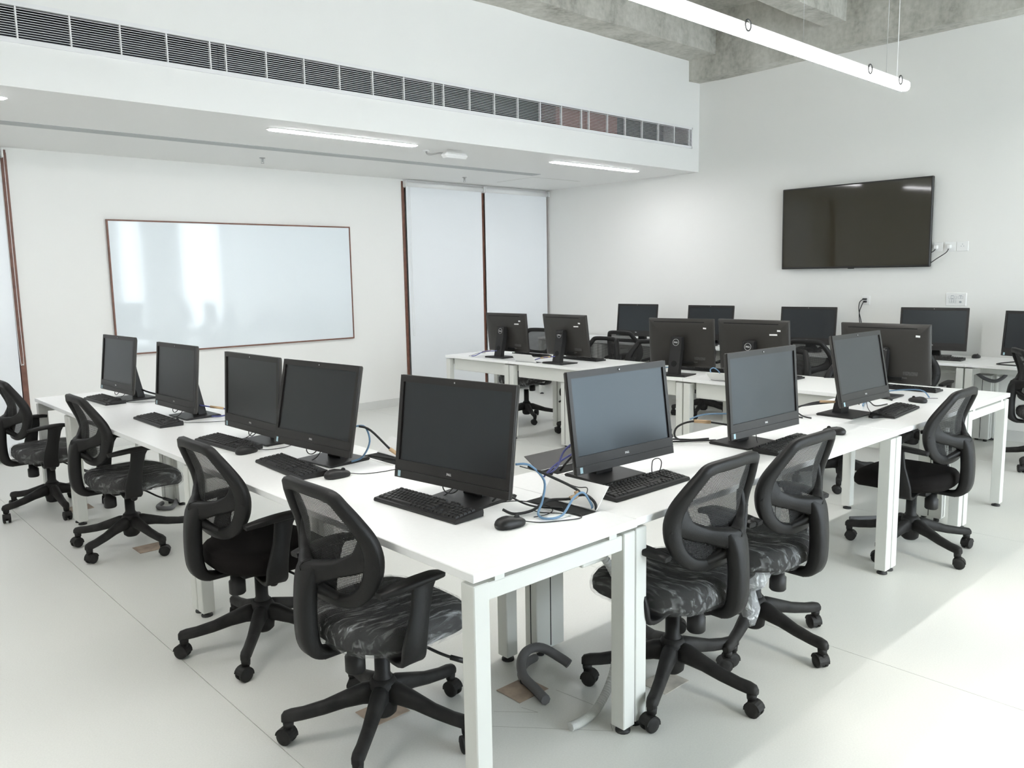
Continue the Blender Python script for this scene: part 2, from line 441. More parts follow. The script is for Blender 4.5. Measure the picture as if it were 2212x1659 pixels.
roller_blind(.51, 1.622, ZC-.012, 'white roller blind cut by the picture edge beyond the whiteboard', .53)

# whiteboard
wbd = empty('whiteboard', (3.70, WY-.004, 1.50)); tag(wbd, 'wide glossy whiteboard with a thin brown frame', 'whiteboard')
MB().box(-1.28, 1.28, -.018, 0, -.62, .62).build('board_surface', GLOSSW, wbd)
for a in ((-1.293, 1.293, .62, .634), (-1.293, 1.293, -.634, -.62)): MB().box(a[0], a[1], -.024, 0, a[2], a[3]).build('frame_rail', WOODF, wbd)
for a in ((-1.293, -1.28), (1.28, 1.293)): MB().box(a[0], a[1], -.024, 0, -.62, .62).build('frame_rail', WOODF, wbd)

# air grille in the soffit: sections of slats between mullions
joints = [-2.55, -1.22, .63, 2.48, 4.385, 6.225, GX1]
glabel = ['far end of the white slatted air grille, outside the view', 'white slatted air grille section beyond the picture edge', 'white slatted air grille section cut by the picture edge',
          'white slatted air grille section above the whiteboard and long ceiling lamp', 'white slatted air grille section above the small ceiling arm', 'white slatted air grille section ending at the television wall']
blade_cache = {}
for (a, b), gl in zip(zip(joints, joints[1:]), glabel):
    g = empty('air_grille', (a, SY, GZ0)); tag(g, gl, 'air grille', 'air grilles along the bulkhead'); L = b-a; H = GZ1-GZ0
    MB().box(.0, L, -.012, .02, -.018, .008).build('bottom_rail', GRILLE, g)
    MB().box(.0, L, -.012, .02, H-.008, H+.018).build('top_rail', GRILLE, g)
    me = MB().prism([(0, 0), (.011, .0015), (.011, .0040), (0, .0032)], 0.002, L-.002, 'x').mesh('blade', GRILLE)
    for k in range(13): inst('blade', me, g, (0, -.004, .009+k*(H-.022)/12.6))
    mm = MB().box(-.0045, .0045, -.006, .016, .006, H-.006).mesh('mullion', GRILLE)
    xs = [.055+(L-.11)*k/6 for k in range(7)]
    for x in xs: inst('mullion', mm, g, (x, 0, 0))
    if b == GX1: MB().box(L-.012, L, -.012, .02, -.018, H+.018).build('end_rail', GRILLE, g)

# ceiling fittings in the soffit
def stadium(L, w, n=8):
    p = []
    for k in range(n+1): a = -PI/2+PI*k/n; p.append((L/2-w/2+math.cos(a)*w/2, math.sin(a)*w/2))
    for k in range(n+1): a = PI/2+PI*k/n; p.append((-L/2+w/2+math.cos(a)*w/2, math.sin(a)*w/2))
    return p
for x, l in ((.55, 'recessed ceiling light strip cut by the picture edge'), (3.70, 'long recessed ceiling light strip above the whiteboard'), (6.80, 'recessed ceiling light strip nearest the television wall')):
    e = empty('recessed_light', (x, 6.01, ZC)); tag(e, l, 'ceiling light', 'recessed light strips in the bulkhead')
    MB().prism(stadium(1.42, .115), -.006, 0, 'z').build('trim_ring', CEIL_WHITE, e)
    MB().prism(stadium(1.39, .095), -.010, -.0062, 'z').build('diffuser', RECL, e)
sl = empty('slot_diffuser', (2.1, 6.92, ZC)); tag(sl, 'long grey linear slot diffuser in the bulkhead ceiling', 'slot diffuser')
MB().box(-4.6, 4.68, -.075, .075, -.004, 0).build('slot', GREYSLOT, sl)
MB().box(4.68, 4.69, -.075, .075, -.005, 0).build('slot_end', CEIL_WHITE, sl)
for x, y, l in ((3.66, 7.48, 'small steel sprinkler in the ceiling above the whiteboard'), (6.24, 7.58, 'small steel sprinkler in the ceiling above the roller blinds')):
    e = empty('sprinkler', (x, y, ZC)); tag(e, l, 'sprinkler', 'ceiling sprinklers')
    MB().lathe([(.028, 0), (.028, -.004), (.010, -.010)], n=12).build('escutcheon', METAL, e)
    MB().lathe([(.006, -.008), (.006, -.04)], n=8).box(-.014, -.010, -.002, .002, -.05, -.008).box(.010, .014, -.002, .002, -.05, -.008).build('frame', METAL, e)
    MB().lathe([(.016, -.05), (.016, -.053)], n=10).build('deflector', METAL, e)
e = empty('ceiling_arm', (4.72, 6.08, ZC)); tag(e, 'small white box on a short arm under the bulkhead ceiling', 'ceiling fixture')
MB().lathe([(.03, 0), (.03, -.012)], (-.09, .09, 0), n=12).build('mount', WPLAST, e)
MB().tube([(-.09, .09, -.005), (-.08, .07, -.04), (0, .0, -.03), (.03, -.02, -.03)], .008, 6).build('arm', METAL, e)
MB().cbox(0, .26, -.10, .0, -.075, -.025, .02).build('housing', WPLAST, e)
MB().box(6.90, 7.72, 7.09, 7.10, ZC-.001, ZC+.002).box(6.90, 6.905, 7.1, 7.75, ZC-.001, ZC+.002).build('trim_1', SEAM)['kind'] = 'structure'

# ------------------------------------------------------------------ pendant light
def pendant(y, x0, x1, z, label, rings):
    p = empty('pendant_light', (x1, y, z)); tag(p, label, 'pendant light', 'linear pendant lights'); L = x1-x0
    prof = [(-.03, .028), (.03, .028), (.034, .0), (.026, -.022), (.012, -.031), (-.012, -.031), (-.026, -.022), (-.034, 0)]
    MB().prism(prof, -L, 0, 'x').build('diffuser', LAMPSIDE, p)
    MB().box(-L+.02, -.02, -.020, .020, -.0325, -.0312).build('lens', LAMP, p)
    MB().box(-L, 0, -.026, .026, .0282, .036).build('top_channel', GRILLE, p)
    MB().prism([(a*1.03, b*1.03) for a, b in prof], .0003, .006, 'x').build('end_cap', WPLAST, p)
    for x in rings:
        pts = [(x-x1+.028*math.cos(2*PI*k/14), -.046, .012+.030*math.sin(2*PI*k/14)) for k in range(14)]
        MB().tube(pts, .0055, 6, loop=True, sub=1, smooth_pts=False).build('wire_ring', RINGM, p)
    for x in [x1-.34-1.2*k for k in range(int(L/1.2))]:
        MB().tube([(x-x1, 0, .036), (x-x1, 0, ZSLAB-z)], .0016, 6, smooth_pts=False).build('suspension_wire', METAL, p)
    MB().tube([(-.16, .0, .036), (-.16, .0, .5), (-.15, .01, 1.0), (-.15, 0, ZSLAB-z)], .0032, 6).build('power_cord', WPLAST, p)
pendant(2.62, -1.9, 6.42, 2.90, 'long glowing linear pendant light hanging below the concrete joists', (6.22, 5.72, 4.18))

# ------------------------------------------------------------------ television and wall fittings
tv = empty('television', (WX-.085, 3.765, 1.99)); tag(tv, 'large wall-mounted black flat television', 'television'); tv.rotation_euler = (0, -math.radians(1.1), 0)
MB().cbox(0, .035, -.757, .757, -.418, .418, .006).build('casing', BEZEL, tv)
MB().box(-.0015, .0005, -.742, .742, -.398, .405).build('screen', TVSCREEN, tv)
MB().cbox(.035, .06, -.5, .5, -.3, .25, .01).build('rear_housing', BLACK, tv)
MB().box(.06, .078, -.3, .3, -.2, .2).build('wall_bracket', METAL, tv)
MB().cbox(-.002, .02, -.03, .03, -.424, -.417, .002).build('logo_tab', BEZEL, tv)
def plate(y0, y1, z0, z1): return MB().cbox(-.010, 0, y0, y1, z0, z1, .003)
def plug(mb_parent, y, z, m=WPLAST):
    MB().cbox(-.045, -.010, y-.021, y+.021, z-.022, z+.02, .009).build('plug', m, mb_parent)
e = empty('socket_plate', (WX, 2.83, 1.755)); tag(e, 'row of white wall sockets beside the television, plugs in', 'wall socket')
for k, y in enumerate((.145, .03, -.075)):
    plate(y-.05, y+.05, -.045, .045).build('faceplate', WPLAST, e)
plug(e, .15, 0); plug(e, .035, 0)
h = MB()
for dy, dz in ((0, .018), (-.011, 0), (.011, 0)): h.lathe([(.004, -.0112), (.004, -.0102)], (0, -.075+dy, dz), 'x', 8)
h.build('pin_holes', GREYP, e)
c = MB().tube([(WX-.035, 2.865, 1.735), (WX-.05, 2.88, 1.70), (WX-.06, 2.95, 1.65), (WX-.05, 3.03, 1.60), (WX-.045, 3.1, 1.60)], .004, 6).build('mains_lead', BLACKC); tag(c, 'thin black cord curving from a wall plug behind the television', 'cord')
c = MB().tube([(WX-.035, 2.98, 1.735), (WX-.05, 3.0, 1.71), (WX-.05, 3.08, 1.68)], .004, 6).build('mains_lead', BLACKC); tag(c, 'short black cord vanishing behind the television edge', 'cord')
e = empty('data_plate', (WX, 3.625, 1.25)); tag(e, 'small white wall plate with two black leads, above the wall bench', 'wall plate')
plate(-.04, .04, -.045, .045).build('faceplate', WPLAST, e)
for dz, w in ((.012, .026), (-.014, .018)): MB().cbox(-.04, -.010, -.012+.0, w, dz-.008, dz+.008, .003).build('connector', BLACK, e)
for k, pts in enumerate(([(-.03, .02, .01), (-.05, .045, -.02), (-.05, .05, -.10), (-.04, .02, -.25), (-.03, .02, -.42)], [(-.03, .015, -.015), (-.045, .025, -.05), (-.05, .045, -.13), (-.05, .03, -.25), (-.04, -.01, -.42)])):
    c = MB().tube([(WX+p[0], 3.625+p[1], 1.25+p[2]) for p in pts], .0045, 6).build('video_lead', BLACKC); tag(c, ['black lead hanging straight from the small wall plate', 'black lead curling outward from the small wall plate'][k], 'cord', 'leads under the wall plate')
e = empty('control_panel', (WX, 2.785, 1.268)); tag(e, 'white wall control panel with small grey-lined buttons', 'control panel')
plate(-.088, .088, -.06, .06).build('faceplate', WPLAST, e)
def btn(y, z, w=.018, hh=.018):
    MB().cbox(-.0125, -.010, y-w/2, y+w/2, z-hh/2, z+hh/2, .003).build('button', WPLAST, e)
    MB().box(-.0106, -.0099, y-w/2-.0018, y+w/2+.0018, z-hh/2-.0018, z+hh/2+.0018).build('button_outline', GREYP, e)
for k in range(3): btn(.056-.026*k, .018)
for k in range(2): btn(-.028-.022*k, .018)
for k in range(3):
    btn(.05-.021*k, -.010, .015, .015); btn(.05-.021*k, -.026, .015, .013)
MB().box(-.0112, -.010, .02, .045, .031, .036).box(-.0112, -.010, -.05, -.026, .031, .036).box(-.0112, -.010, .02, .045, .002, .006).build('caption_bar', GREYP, e)
MB().lathe([(.010, -.018), (.010, -.010)], (0, -.04, -.024), 'x', 12).build('dial', GREYP, e)

# ------------------------------------------------------------------ desks
ZT = .75; TH = .026; LW = .058
LEG_ME = MB().cbox(-LW/2, LW/2, -LW/2, LW/2, .022, .712, .003).mesh('leg', LEGM)
FOOT_ME = MB().lathe([(.026, 0), (.026, .008), (.008, .012), (.008, .024)], n=14).mesh('foot', FOOT)
def desk(x0, x1, y0, y1, label, group, back):
    """back: side ('x0','x1','y0','y1') that carries the cable tray"""
    d = empty('desk', (x0, y0, 0)); tag(d, label, 'desk', group); lx, ly = x1-x0, y1-y0
    g = .0012
    MB().cbox(g, lx-g, g, ly-g, ZT-TH, ZT, .002).build('top', LAM, d)
    i = .035
    for a in (i, lx-i):
        for b in (i, ly-i):
            l = inst('leg', LEG_ME, d, (a, b, 0)); inst('foot', FOOT_ME, l)
    def rail(a0, a1, b0, b1): MB().cbox(a0, a1, b0, b1, .655, .706, .003).build('rail', LEGM, d)
    r = i+LW/2; e0, e1 = i-.022, i+.022
    if back[0] == 'x':      # long along y
        rail(r, lx-r, e0, e1); rail(r, lx-r, ly-e1, ly-e0)
        t0, t1 = ((lx-.17, lx-.045) if back == 'x1' else (.045, .17))
        MB().cbox(t0, t1, r+.03, ly-r-.03, .60, .718, .004).build('cable_tray', LEGM, d)
        rail(i+.2, i+.24, e1, ly-e1)
    else:
        rail(e0, e1, r, ly-r); rail(lx-e1, lx-e0, r, ly-r)
        t0, t1 = ((ly-.17, ly-.045) if back == 'y1' else (.045, .17))
        MB().cbox(r+.03, lx-r-.03, t0, t1, .60, .718, .004).build('cable_tray', LEGM, d)
        rail(e1, lx-e1, i+.2, i+.24)
    for a in (.11, lx-.11):
        for b in (i, ly-i):
            if back[0] == 'x': MB().box(a-.018, a+.018, b-.02, b+.02, .704, ZT-TH+.001).build('spacer', LEGM, d)
    if back[0] == 'y':
        for a in (i, lx-i):
            for b in (.11, ly-.11): MB().box(a-.02, a+.02, b-.018, b+.018, .704, ZT-TH+.001).build('spacer', LEGM, d)
    return d
LX0, LX1 = 1.349, 2.062
desk(LX0, LX1, 1.643, 3.69, 'white desk at the shared corner, end frame closest to the viewer', 'desks of the row facing the whiteboard wall windows', 'x1')
desk(LX0, LX1, 3.69, 5.70, 'long white desk in the middle of the row beside the whiteboard', 'desks of the row facing the whiteboard wall windows', 'x1')
desk(LX0, LX1, 5.70, 6.50, 'short white desk ending the row closest to the whiteboard', 'desks of the row facing the whiteboard wall windows', 'x1')
desk(2.062, 4.150, 1.650, 2.376, 'long white desk carrying two bluish screens, joined to the corner desk', 'desks of the row with bluish screens', 'y1')
desk(4.150, 5.157, 1.650, 2.376, 'short white desk under the third bluish screen', 'desks of the row with bluish screens', 'y1')
BX0, BX1 = 5.157, 5.883
desk(BX0, BX1, 1.645, 3.684, 'white desk closing the far corner of the desk ring, end frame in sunlight', 'desks under the turned-away computers', 'x0')
desk(BX0, BX1, 3.684, 5.680, 'white desk in the middle of the row of turned-away computers', 'desks under the turned-away computers', 'x0')
desk(BX0, BX1, 5.680, 6.650, 'short white desk of turned-away computers nearest the roller blinds', 'desks under the turned-away computers', 'x0')
TX0, TX1 = 7.43, 8.15
for a, b, l in ((6.56, 7.6, 'white wall desk in the room corner by the roller blinds'), (4.5, 6.56, 'white wall desk left of the television under two far computers'), (2.44, 4.5, 'white wall desk below the television'),
                (.38, 2.44, 'white wall desk cut by the picture edge, right of the television'), ):
    desk(TX0, TX1, a, b, l, 'desks along the television wall', 'x1')

# vertical cable risers, conduits
def riser(x, y, w, d, label):
    r = empty('cable_riser', (x, y, 0)); tag(r, label, 'cable riser', 'cable risers under the desks')
    MB().cbox(-w/2, w/2, -d/2, d/2, .02, .60, .003).build('casing', LEGM, r)
    MB().box(w/2, w/2+.0012, -.002, .002, .03, .595).box(-w/2-.0012, -w/2, -.002, .002, .03, .595).box(-.002, .002, -d/2-.0012, -d/2, .03, .595).build('lid_joint', GROOVE, r)
    for sg in (-1, 1): MB().lathe([(.016, 0), (.016, .02)], (sg*w*.3, sg*d*.3, 0), n=10).build('foot', FOOT, r)
riser(2.27, 2.30, .16, .07, 'white cable riser standing behind the corner legs')
riser(2.01, 5.80, .10, .14, 'white cable riser under the far desk by the whiteboard')
riser(5.25, 1.87, .07, .15, 'white cable riser behind the dark-seated chair')
riser(8.02, 2.46, .08, .14, 'white cable riser against the wall under the television bench')
riser(5.25, 5.00, .06, .10, 'white cable riser under the middle turned-away desk')
def hose(pts, r, m, label, name='conduit', ribs=False):
    mb = MB()
    if ribs:
        P = [Vector(p) for p in pts]; tmp = MB().tube(pts, r, 4)
        mb.tube(pts, r, 8, sub=8)
        # raised rings along the hose
        n = 70; Q = []
        for i in range(len(P)-1):
            a, b, c, d = P[max(i-1, 0)], P[i], P[i+1], P[min(i+2, len(P)-1)]
            for q in range(14):
                u = q/14; Q.append(.5*((2*b)+(c-a)*u+(2*a-5*b+4*c-d)*u*u+(3*b-a-3*c+d)*u**3))
        for i in range(1, len(Q)-1):
            t = (Q[i+1]-Q[i-1]).normalized()*.003
            mb.tube([Q[i]-t, Q[i]+t], r*1.12, 8, smooth_pts=False)
    else: mb.tube(pts, r, 8)
    o = mb.build(name, m); tag(o, label, 'conduit'); return o
hose([(1.955, 1.98, .02), (1.985, 2.07, .02), (2.005, 2.15, .03), (2.04, 2.20, .06), (2.09, 2.215, .085), (2.145, 2.19, .085), (2.185, 2.12, .05), (2.195, 2.09, .035)], .019, GREYC, 'dark grey foam-covered conduit looping over the floor under the corner desk')
hose([(1.995, 2.14, .02), (2.02, 2.18, .025), (2.08, 2.22, .03), (2.16, 2.245, .02)], .016, GREYC, 'second dark grey conduit running to the white riser')
hose([(1.895, 1.80, .016), (1.96, 1.795, .018), (2.04, 1.80, .035), (2.14, 1.82, .11), (2.20, 1.84, .25), (2.21, 1.85, .42), (2.13, 1.89, .57), (2.00, 1.97, .635)], .0145, WHITEC, 'pale corrugated hose curling on the floor beside the corner legs', 'hose', True)
hose([(8.0, 2.26, .66), (7.98, 2.29, .60), (7.98, 2.36, .555), (7.98, 2.45, .575), (8.0, 2.55, .64)], .016, GREYC, 'grey conduit sagging under the wall desk')
hose([(1.92, 5.75, .015), (1.86, 5.66, .015), (1.92, 5.58, .015), (2.0, 5.70, .03)], .015, GREYC, 'grey conduit on the floor under the far desk by the whiteboard')
hose([(5.15, 1.98, .016), (5.0, 2.08, .016), (4.86, 2.2, .016)], .016, GREYC, 'grey conduit on the floor behind the dark-seated chair')

# ------------------------------------------------------------------ lettering for the computers
def dell_letters(h, t=.0006):
    """D, slanted E, L, L in the local YZ plane (reads along +y), centred"""
    mb = MB(); w = h*.78; st = h*.24; x = -1.62*w
    def bar(p, q, r, s, rot=0., ctr=(0,0)):
        vs = [(p, r), (q, r), (q, s), (p, s)]
        if rot:
            c, n = math.cos(rot), math.sin(rot); vs = [(ctr[0]+(a-ctr[0])*c-(b-ctr[1])*n, ctr[1]+(a-ctr[0])*n+(b-ctr[1])*c) for a, b in vs]
        mb.prism(vs, 0, t, 'x')
    # D
    bar(x, x+st, -h/2, h/2); bar(x+st, x+w*.55, h/2-st, h/2); bar(x+st, x+w*.55, -h/2, -h/2+st)
    mb.prism([(x+w*.55, h/2), (x+w*.85, h*.22), (x+w*.85, -h*.22), (x+w*.55, -h/2), (x+w*.5, -h/2+st), (x+w*.6, -h*.14), (x+w*.6, h*.14), (x+w*.5, h/2-st)], 0, t, 'x')
    # tilted E
    ex = x+w*1.42; cc = (ex, 0); a = math.radians(32); s = .9
    bar(ex-w*.38*s, ex-w*.38*s+st, -h/2*s, h/2*s, a, cc)
    for z in (-h/2*s, -st/2, h/2*s-st): bar(ex-w*.38*s+st, ex+w*.36*s, z, z+st*.92, a, cc)
    # L L
    for k in (1.95, 2.72):
        lx = x+w*k; bar(lx, lx+st, -h/2, h/2); bar(lx+st, lx+w*.66, -h/2, -h/2+st)
    return mb
LOGO_FRONT = dell_letters(.0085).mesh('logo', SILVER)
_bk = dell_letters(.0125)
LOGO_RING = MB().tube([(0, .0255*math.cos(2*PI*k/28), .0255*math.sin(2*PI*k/28)) for k in range(28)], .0014, 5, loop=True, sub=1, smooth_pts=False).mesh('logo_ring', SILVER)
_bk.v = [(-p[0], -p[1], p[2]) for p in _bk.v]
LOGO_BACK = _bk.mesh('logo', SILVER)

# ------------------------------------------------------------------ all-in-one computers  (local: screen faces +x, origin under the lower front edge on the desk)
PW, PH = .5635, .386
NECK = ((.010, -.178, -.128, .047), (.05, -.170, -.125, .046), (.12, -.155, -.105, .046), (.20, -.138, -.085, .046), (.295, -.126, -.078, .046), (.302, -.120, -.08, .044))
def neck_x(z):
    for a, b in zip(NECK, NECK[1:]):
        if a[0] <= z <= b[0]: return a[1]+(b[1]-a[1])*(z-a[0])/(b[0]-a[0])
def panel_meshes():
    hw = PW/2; M = {}
    # casing: thin slab with bulging back; local frame of the panel: x out of the screen, y width, z up from lower edge
    rings = []
    for x, ins in ((-.0062, .002), (-.0075, 0), (-.017, 0), (-.020, .002), (-.029, .016), (-.038, .045), (-.0435, .085), (-.046, .13)):
        zb = ins*.5; zt = ins*1.0
        a, b, c, d = -hw+ins, hw-ins, zb, PH-zt
        r = .004
        rings.append([(x, a+r, c), (x, b-r, c), (x, b, c+r), (x, b, d-r), (x, b-r, d), (x, a+r, d), (x, a, d-r), (x, a, c+r)])
    M['casing'] = MB().loft(rings, smooth=True).mesh('casing', CASING)
    bz = .068; tz = .026; sd2 = .0185
    M['screen'] = MB().box(-.0062, -.0056, -hw+sd2-.004, hw-sd2+.004, bz-.004, PH-tz+.004).mesh('screen', SCREEN)
    fr = MB()
    # raised bezel around the glass
    fr.box(-.006, 0, -hw+.001, hw-.001, .032, bz).box(-.006, 0, -hw+.001, hw-.001, PH-tz, PH-.001).box(-.006, 0, -hw+.001, -hw+sd2, bz, PH-tz).box(-.006, 0, hw-sd2, hw-.001, bz, PH-tz).box(-.006, 0, -hw+.001, hw-.001, .001, .0308)
    M['bezel'] = fr.mesh('bezel', BEZEL)
    M['webcam'] = MB().lathe([(.0055, -.001), (.0055, .0012), (.003, .0018)], (0, 0, PH-.013), 'x', 12).mesh('webcam', BLACK)
    M['vent'] = MB().box(-.0345, -.024, -hw+.075, hw-.055, PH-.0275, PH-.0225).mesh('vent_slot', GROOVE)
    M['ports'] = MB().cbox(-.05, -.03, -.12, -.02, .028, .05, .003).mesh('port_block', GROOVE)
    M['lens'] = MB().lathe([(.0028, .0018), (.0028, .0022)], (0, 0, PH-.013), 'x', 8).mesh('lens', SILVER)
    # stand
    M['base'] = MB().prism([(-.225, 0), (-.025, 0), (-.016, .006), (-.019, .009), (-.22, .015), (-.232, .008)], -.125, .125, 'y').mesh('stand_base', BLACK)
    nk = MB()
    prof = lambda x0, x1, w: [(-w, x0), (w, x0), (w, x1), (-w, x1)]
    rings = []
    for z, xb, xf, w in NECK:
        rings.append([(xb, -w, z), (xf, -w, z), (xf, w, z), (xb, w, z)])
    nk.loft(rings, smooth=False)
    M['neck'] = nk.mesh('stand_neck', BLACK)
    M['hole'] = MB().lathe([(.024, -.001), (.024, .001)], n=18, axis='x').mesh('cable_hole', GROOVE)
    M['arm'] = MB().cbox(-.10, -.044, -.04, .04, .14, .24, .006).mesh('stand_mount', BLACK)
    return M
PM = panel_meshes()
STICK_S = MB().box(-.001, .0, -.013, .013, -.006, .006).mesh('sticker', LABELW)
STICK_L = MB().box(-.001, .0, -.03, .03, -.0055, .0055).mesh('barcode_sticker', LABELW)
SPEC = MB().box(-.0006, .0, -.045, .045, -.012, .012).mesh('spec_label', mat('dim_grey_print', (.06, .058, .055), .6, noise=.5, nscale=150))
SPEC2 = MB().box(-.0006, .0, -.05, .05, -.005, .005).mesh('port_label', MATS['dim_grey_print'])
STICK_B = MB().box(0, .0007, -.007, .007, -.011, .011).mesh('chip_sticker', STICKB)
LOOP = MB().tube([(-.02, .045, .012), (-.004, .035, -.008), (-.002, .012, -.018), (-.002, -.012, -.017), (-.006, -.03, -.006), (-.02, -.045, .012)], .0024, 6).mesh('lead_loop', BLACKC)
def computer(x, y, yaw, tilt, zb, label, group, stickers=0):
    c = empty('all_in_one_computer', (x, y, ZT), math.radians(yaw)); tag(c, label, 'computer', group)
    zz = zb-ZT
    casing = inst('casing', PM['casing'], c, (0, 0, zz), (0, -math.radians(tilt), 0))
    for k in ('vent', 'ports'): inst(PM[k].name.split('.')[0], PM[k], casing)
    scr = inst('screen', PM['screen'], c, (0, 0, zz), (0, -math.radians(tilt), 0))
    bez = inst('bezel', PM['bezel'], c, (0, 0, zz), (0, -math.radians(tilt), 0))
    inst('webcam', PM['webcam'], bez); inst('webcam_lens', PM['lens'], bez)
    inst('logo', LOGO_FRONT, bez, (0, 0, .047))
    inst('chip_sticker', STICK_B, bez, (0, -PW/2+.026, .0165))
    if stickers:
        inst('sticker', STICK_S, casing, (-.0435, -.214, .316), (random.uniform(-.1, .2), .05, 0))
        if stickers > 1: inst('barcode_sticker', STICK_L, casing, (-.0450, -.172, .286), (random.uniform(-.03, .05), .03, 0))
        inst('spec_label', SPEC, casing, (-.0470, -.17, .075)); inst('port_label', SPEC2, casing, (-.0470, -.10, .045))
    if group == GL: inst('lead_loop', LOOP, c, (0, 0, zz))
    inst('stand_base', PM['base'], c)
    nk = inst('stand_neck', PM['neck'], c)
    inst('logo_ring', LOGO_RING, nk, (neck_x(.262)-.001, 0, .262), (0, .125, 0)); inst('logo', LOGO_BACK, nk, (neck_x(.262)-.001, 0, .262), (0, .125, 0))
    inst('cable_hole', PM['hole'], nk, (neck_x(.095)-.0008, 0, .095), (0, .21, 0))
    inst('stand_mount', PM['arm'], c, (0, 0, zz), (0, -math.radians(tilt), 0))
    return c
GL, GR, GB, GT = ('computers on the row beside the whiteboard', 'computers with bluish reflecting screens', 'computers seen from behind', 'computers along the television wall')
COMPUTERS = [
    (1.718, 5.907, 183.0, 6.9, .810, 'black all-in-one computer standing in front of the lower whiteboard corner, end of its row', GL, 0),
    (1.722, 4.843, 181.9, 5.4, .808, 'black all-in-one computer second from the whiteboard end of its row', GL, 0),
    (1.712, 3.796, 181.6, 3.4, .810, 'black all-in-one computer whose edge is overlapped by the next screen', GL, 0),
    (1.689, 3.161, 185.5, 11.5, .819, 'tilted black all-in-one computer overlapping its neighbour, loose cables beside it', GL, 0),
    (1.719, 2.222, 187.5, 7.7, .816, 'largest-looking black all-in-one computer, on the corner desk beside the cable tangle', GL, 0),
    (2.430, 1.986, -92.4, 7.7, .819, 'bluish-screened all-in-one computer next to the corner, wire loop before it', GR, 0),
    (3.356, 1.923, -91.9, 4.6, .820, 'middle of the three bluish-screened all-in-one computers', GR, 0),
    (4.420, 1.930, -91.2, 11.0, .834, 'far bluish-screened all-in-one computer beside the dark-seated chair', GR, 0),
    (5.477, 6.001, 2.2, 6.0, .803, 'turned-away all-in-one computer in front of the roller blinds', GB, 2),
    (5.443, 5.147, -2.1, 8.5, .815, 'turned-away all-in-one computer second from the roller blinds, with a white desk flap', GB, 2),
    (5.406, 3.859, 10.0, 5.0, .812, 'turned-away all-in-one computer with a single small white sticker, cable in its stand hole', GB, 1),
    (5.393, 3.196, 3.4, 7.4, .824, 'turned-away all-in-one computer with crooked and long white stickers', GB, 2),
    (5.339, 2.217, 1.4, 7.0, .831, 'turned-away all-in-one computer at the far desk corner, single sticker', GB, 1),
    (7.68, 6.17, 185.0, 6.0, .808, 'all-in-one computer on the wall bench nearest the roller blinds', GT, 0),
    (7.78, 5.21, 186.0, 6.0, .803, 'all-in-one computer on the wall bench second from the roller blinds', GT, 0),
    (7.85, 4.08, 190.0, 6.0, .803, 'all-in-one computer on the wall bench under the television corner', GT, 0),
    (7.76, 2.83, 188.0, 6.0, .822, 'all-in-one computer on the wall bench below the control panel', GT, 0),
    (7.75, 2.00, 170.0, 6.0, .805, 'all-in-one computer on the wall bench cut by the picture edge', GT, 0)]
for a in COMPUTERS: computer(*a)

# ------------------------------------------------------------------ keyboards and mice
def keyboard_meshes():
    b = MB().prism([(-.064, 0), (.064, 0), (.066, .012), (.064, .024), (-.062, .013), (-.066, .006)], -.221, .221, 'y')
    body = b.mesh('body', BLACK)
    k = MB(); slope = (.024-.013)/.126
    def key(x0, x1, y0, y1):
        xm = (x0+x1)/2; z = .013+(xm+.062)*slope; g = .0014
        a0, a1, b0, b1 = x0+g, x1-g, y0+g, y1-g; ins = .0018; h = .0062
        dz = (x1-x0)/2*slope
        lo = [(a0, b0, z-dz), (a1, b0, z+dz), (a1, b1, z+dz), (a0, b1, z-dz)]
        hi = [(a0+ins, b0+ins, z-dz+h), (a1-ins, b0+ins, z+dz+h), (a1-ins, b1-ins, z+dz+h), (a0+ins, b1-ins, z-dz+h)]
        k.add(lo+hi, [(4,5,6,7),(0,1,5,4),(1,2,6,5),(2,3,7,6),(3,0,4,7)])
    u = .0186; x0 = -.052; Y = .212      # +y is the user's left when the user sits at -x ... rows from the user up
    rows = [[1.25,1.25,1.25,6.25,1.25,1.25,1.25,1.25],[2.25]+[1]*10+[2.75],[1.75]+[1]*11+[2.25],[1.5]+[1]*12+[1.5],[1]*13+[2]]
    for r, row in enumerate(rows):
        y = Y; x = x0+r*u
        for w in row: key(x, x+u, y-w*u, y); y -= w*u
    xf = x0+5*u+.004
    y = Y
    for i in range(13):
        key(xf, xf+.012, y-u, y); y -= u+(.0075 if i in (0, 4, 8) else 0)
    y1 = Y-15*u-.006
    for i in range(3):
        y = y1-i*u
        key(x0, x0+u, y-u, y)
        if i == 1: key(x0+u, x0+2*u, y-u, y)
        key(x0+3*u, x0+4*u, y-u, y); key(x0+4*u, x0+5*u, y-u, y); key(xf, xf+.012, y-u, y)
    y2 = y1-3*u-.006
    for r in range(5):
        for i in range(4):
            y = y2-i*u; key(x0+r*u, x0+(r+1)*u, y-u, y)
    keys = k.mesh('keys', KEYM)
    return body, keys
KB_BODY, KB_KEYS = keyboard_meshes()
def keyboard(x, y, yaw, label, group, cord=None):
    """yaw: direction from the user towards the screen"""
    k = empty('keyboard', (x, y, ZT+.0005), math.radians(yaw)); tag(k, label, 'keyboard', group)
    inst('body', KB_BODY, k); ks = inst('keys', KB_KEYS, k); ks['kind'] = 'stuff'
    if cord: MB().tube([(p[0], p[1], p[2]) for p in cord], .0019, 6).build('cord', BLACKC, k)
    return k
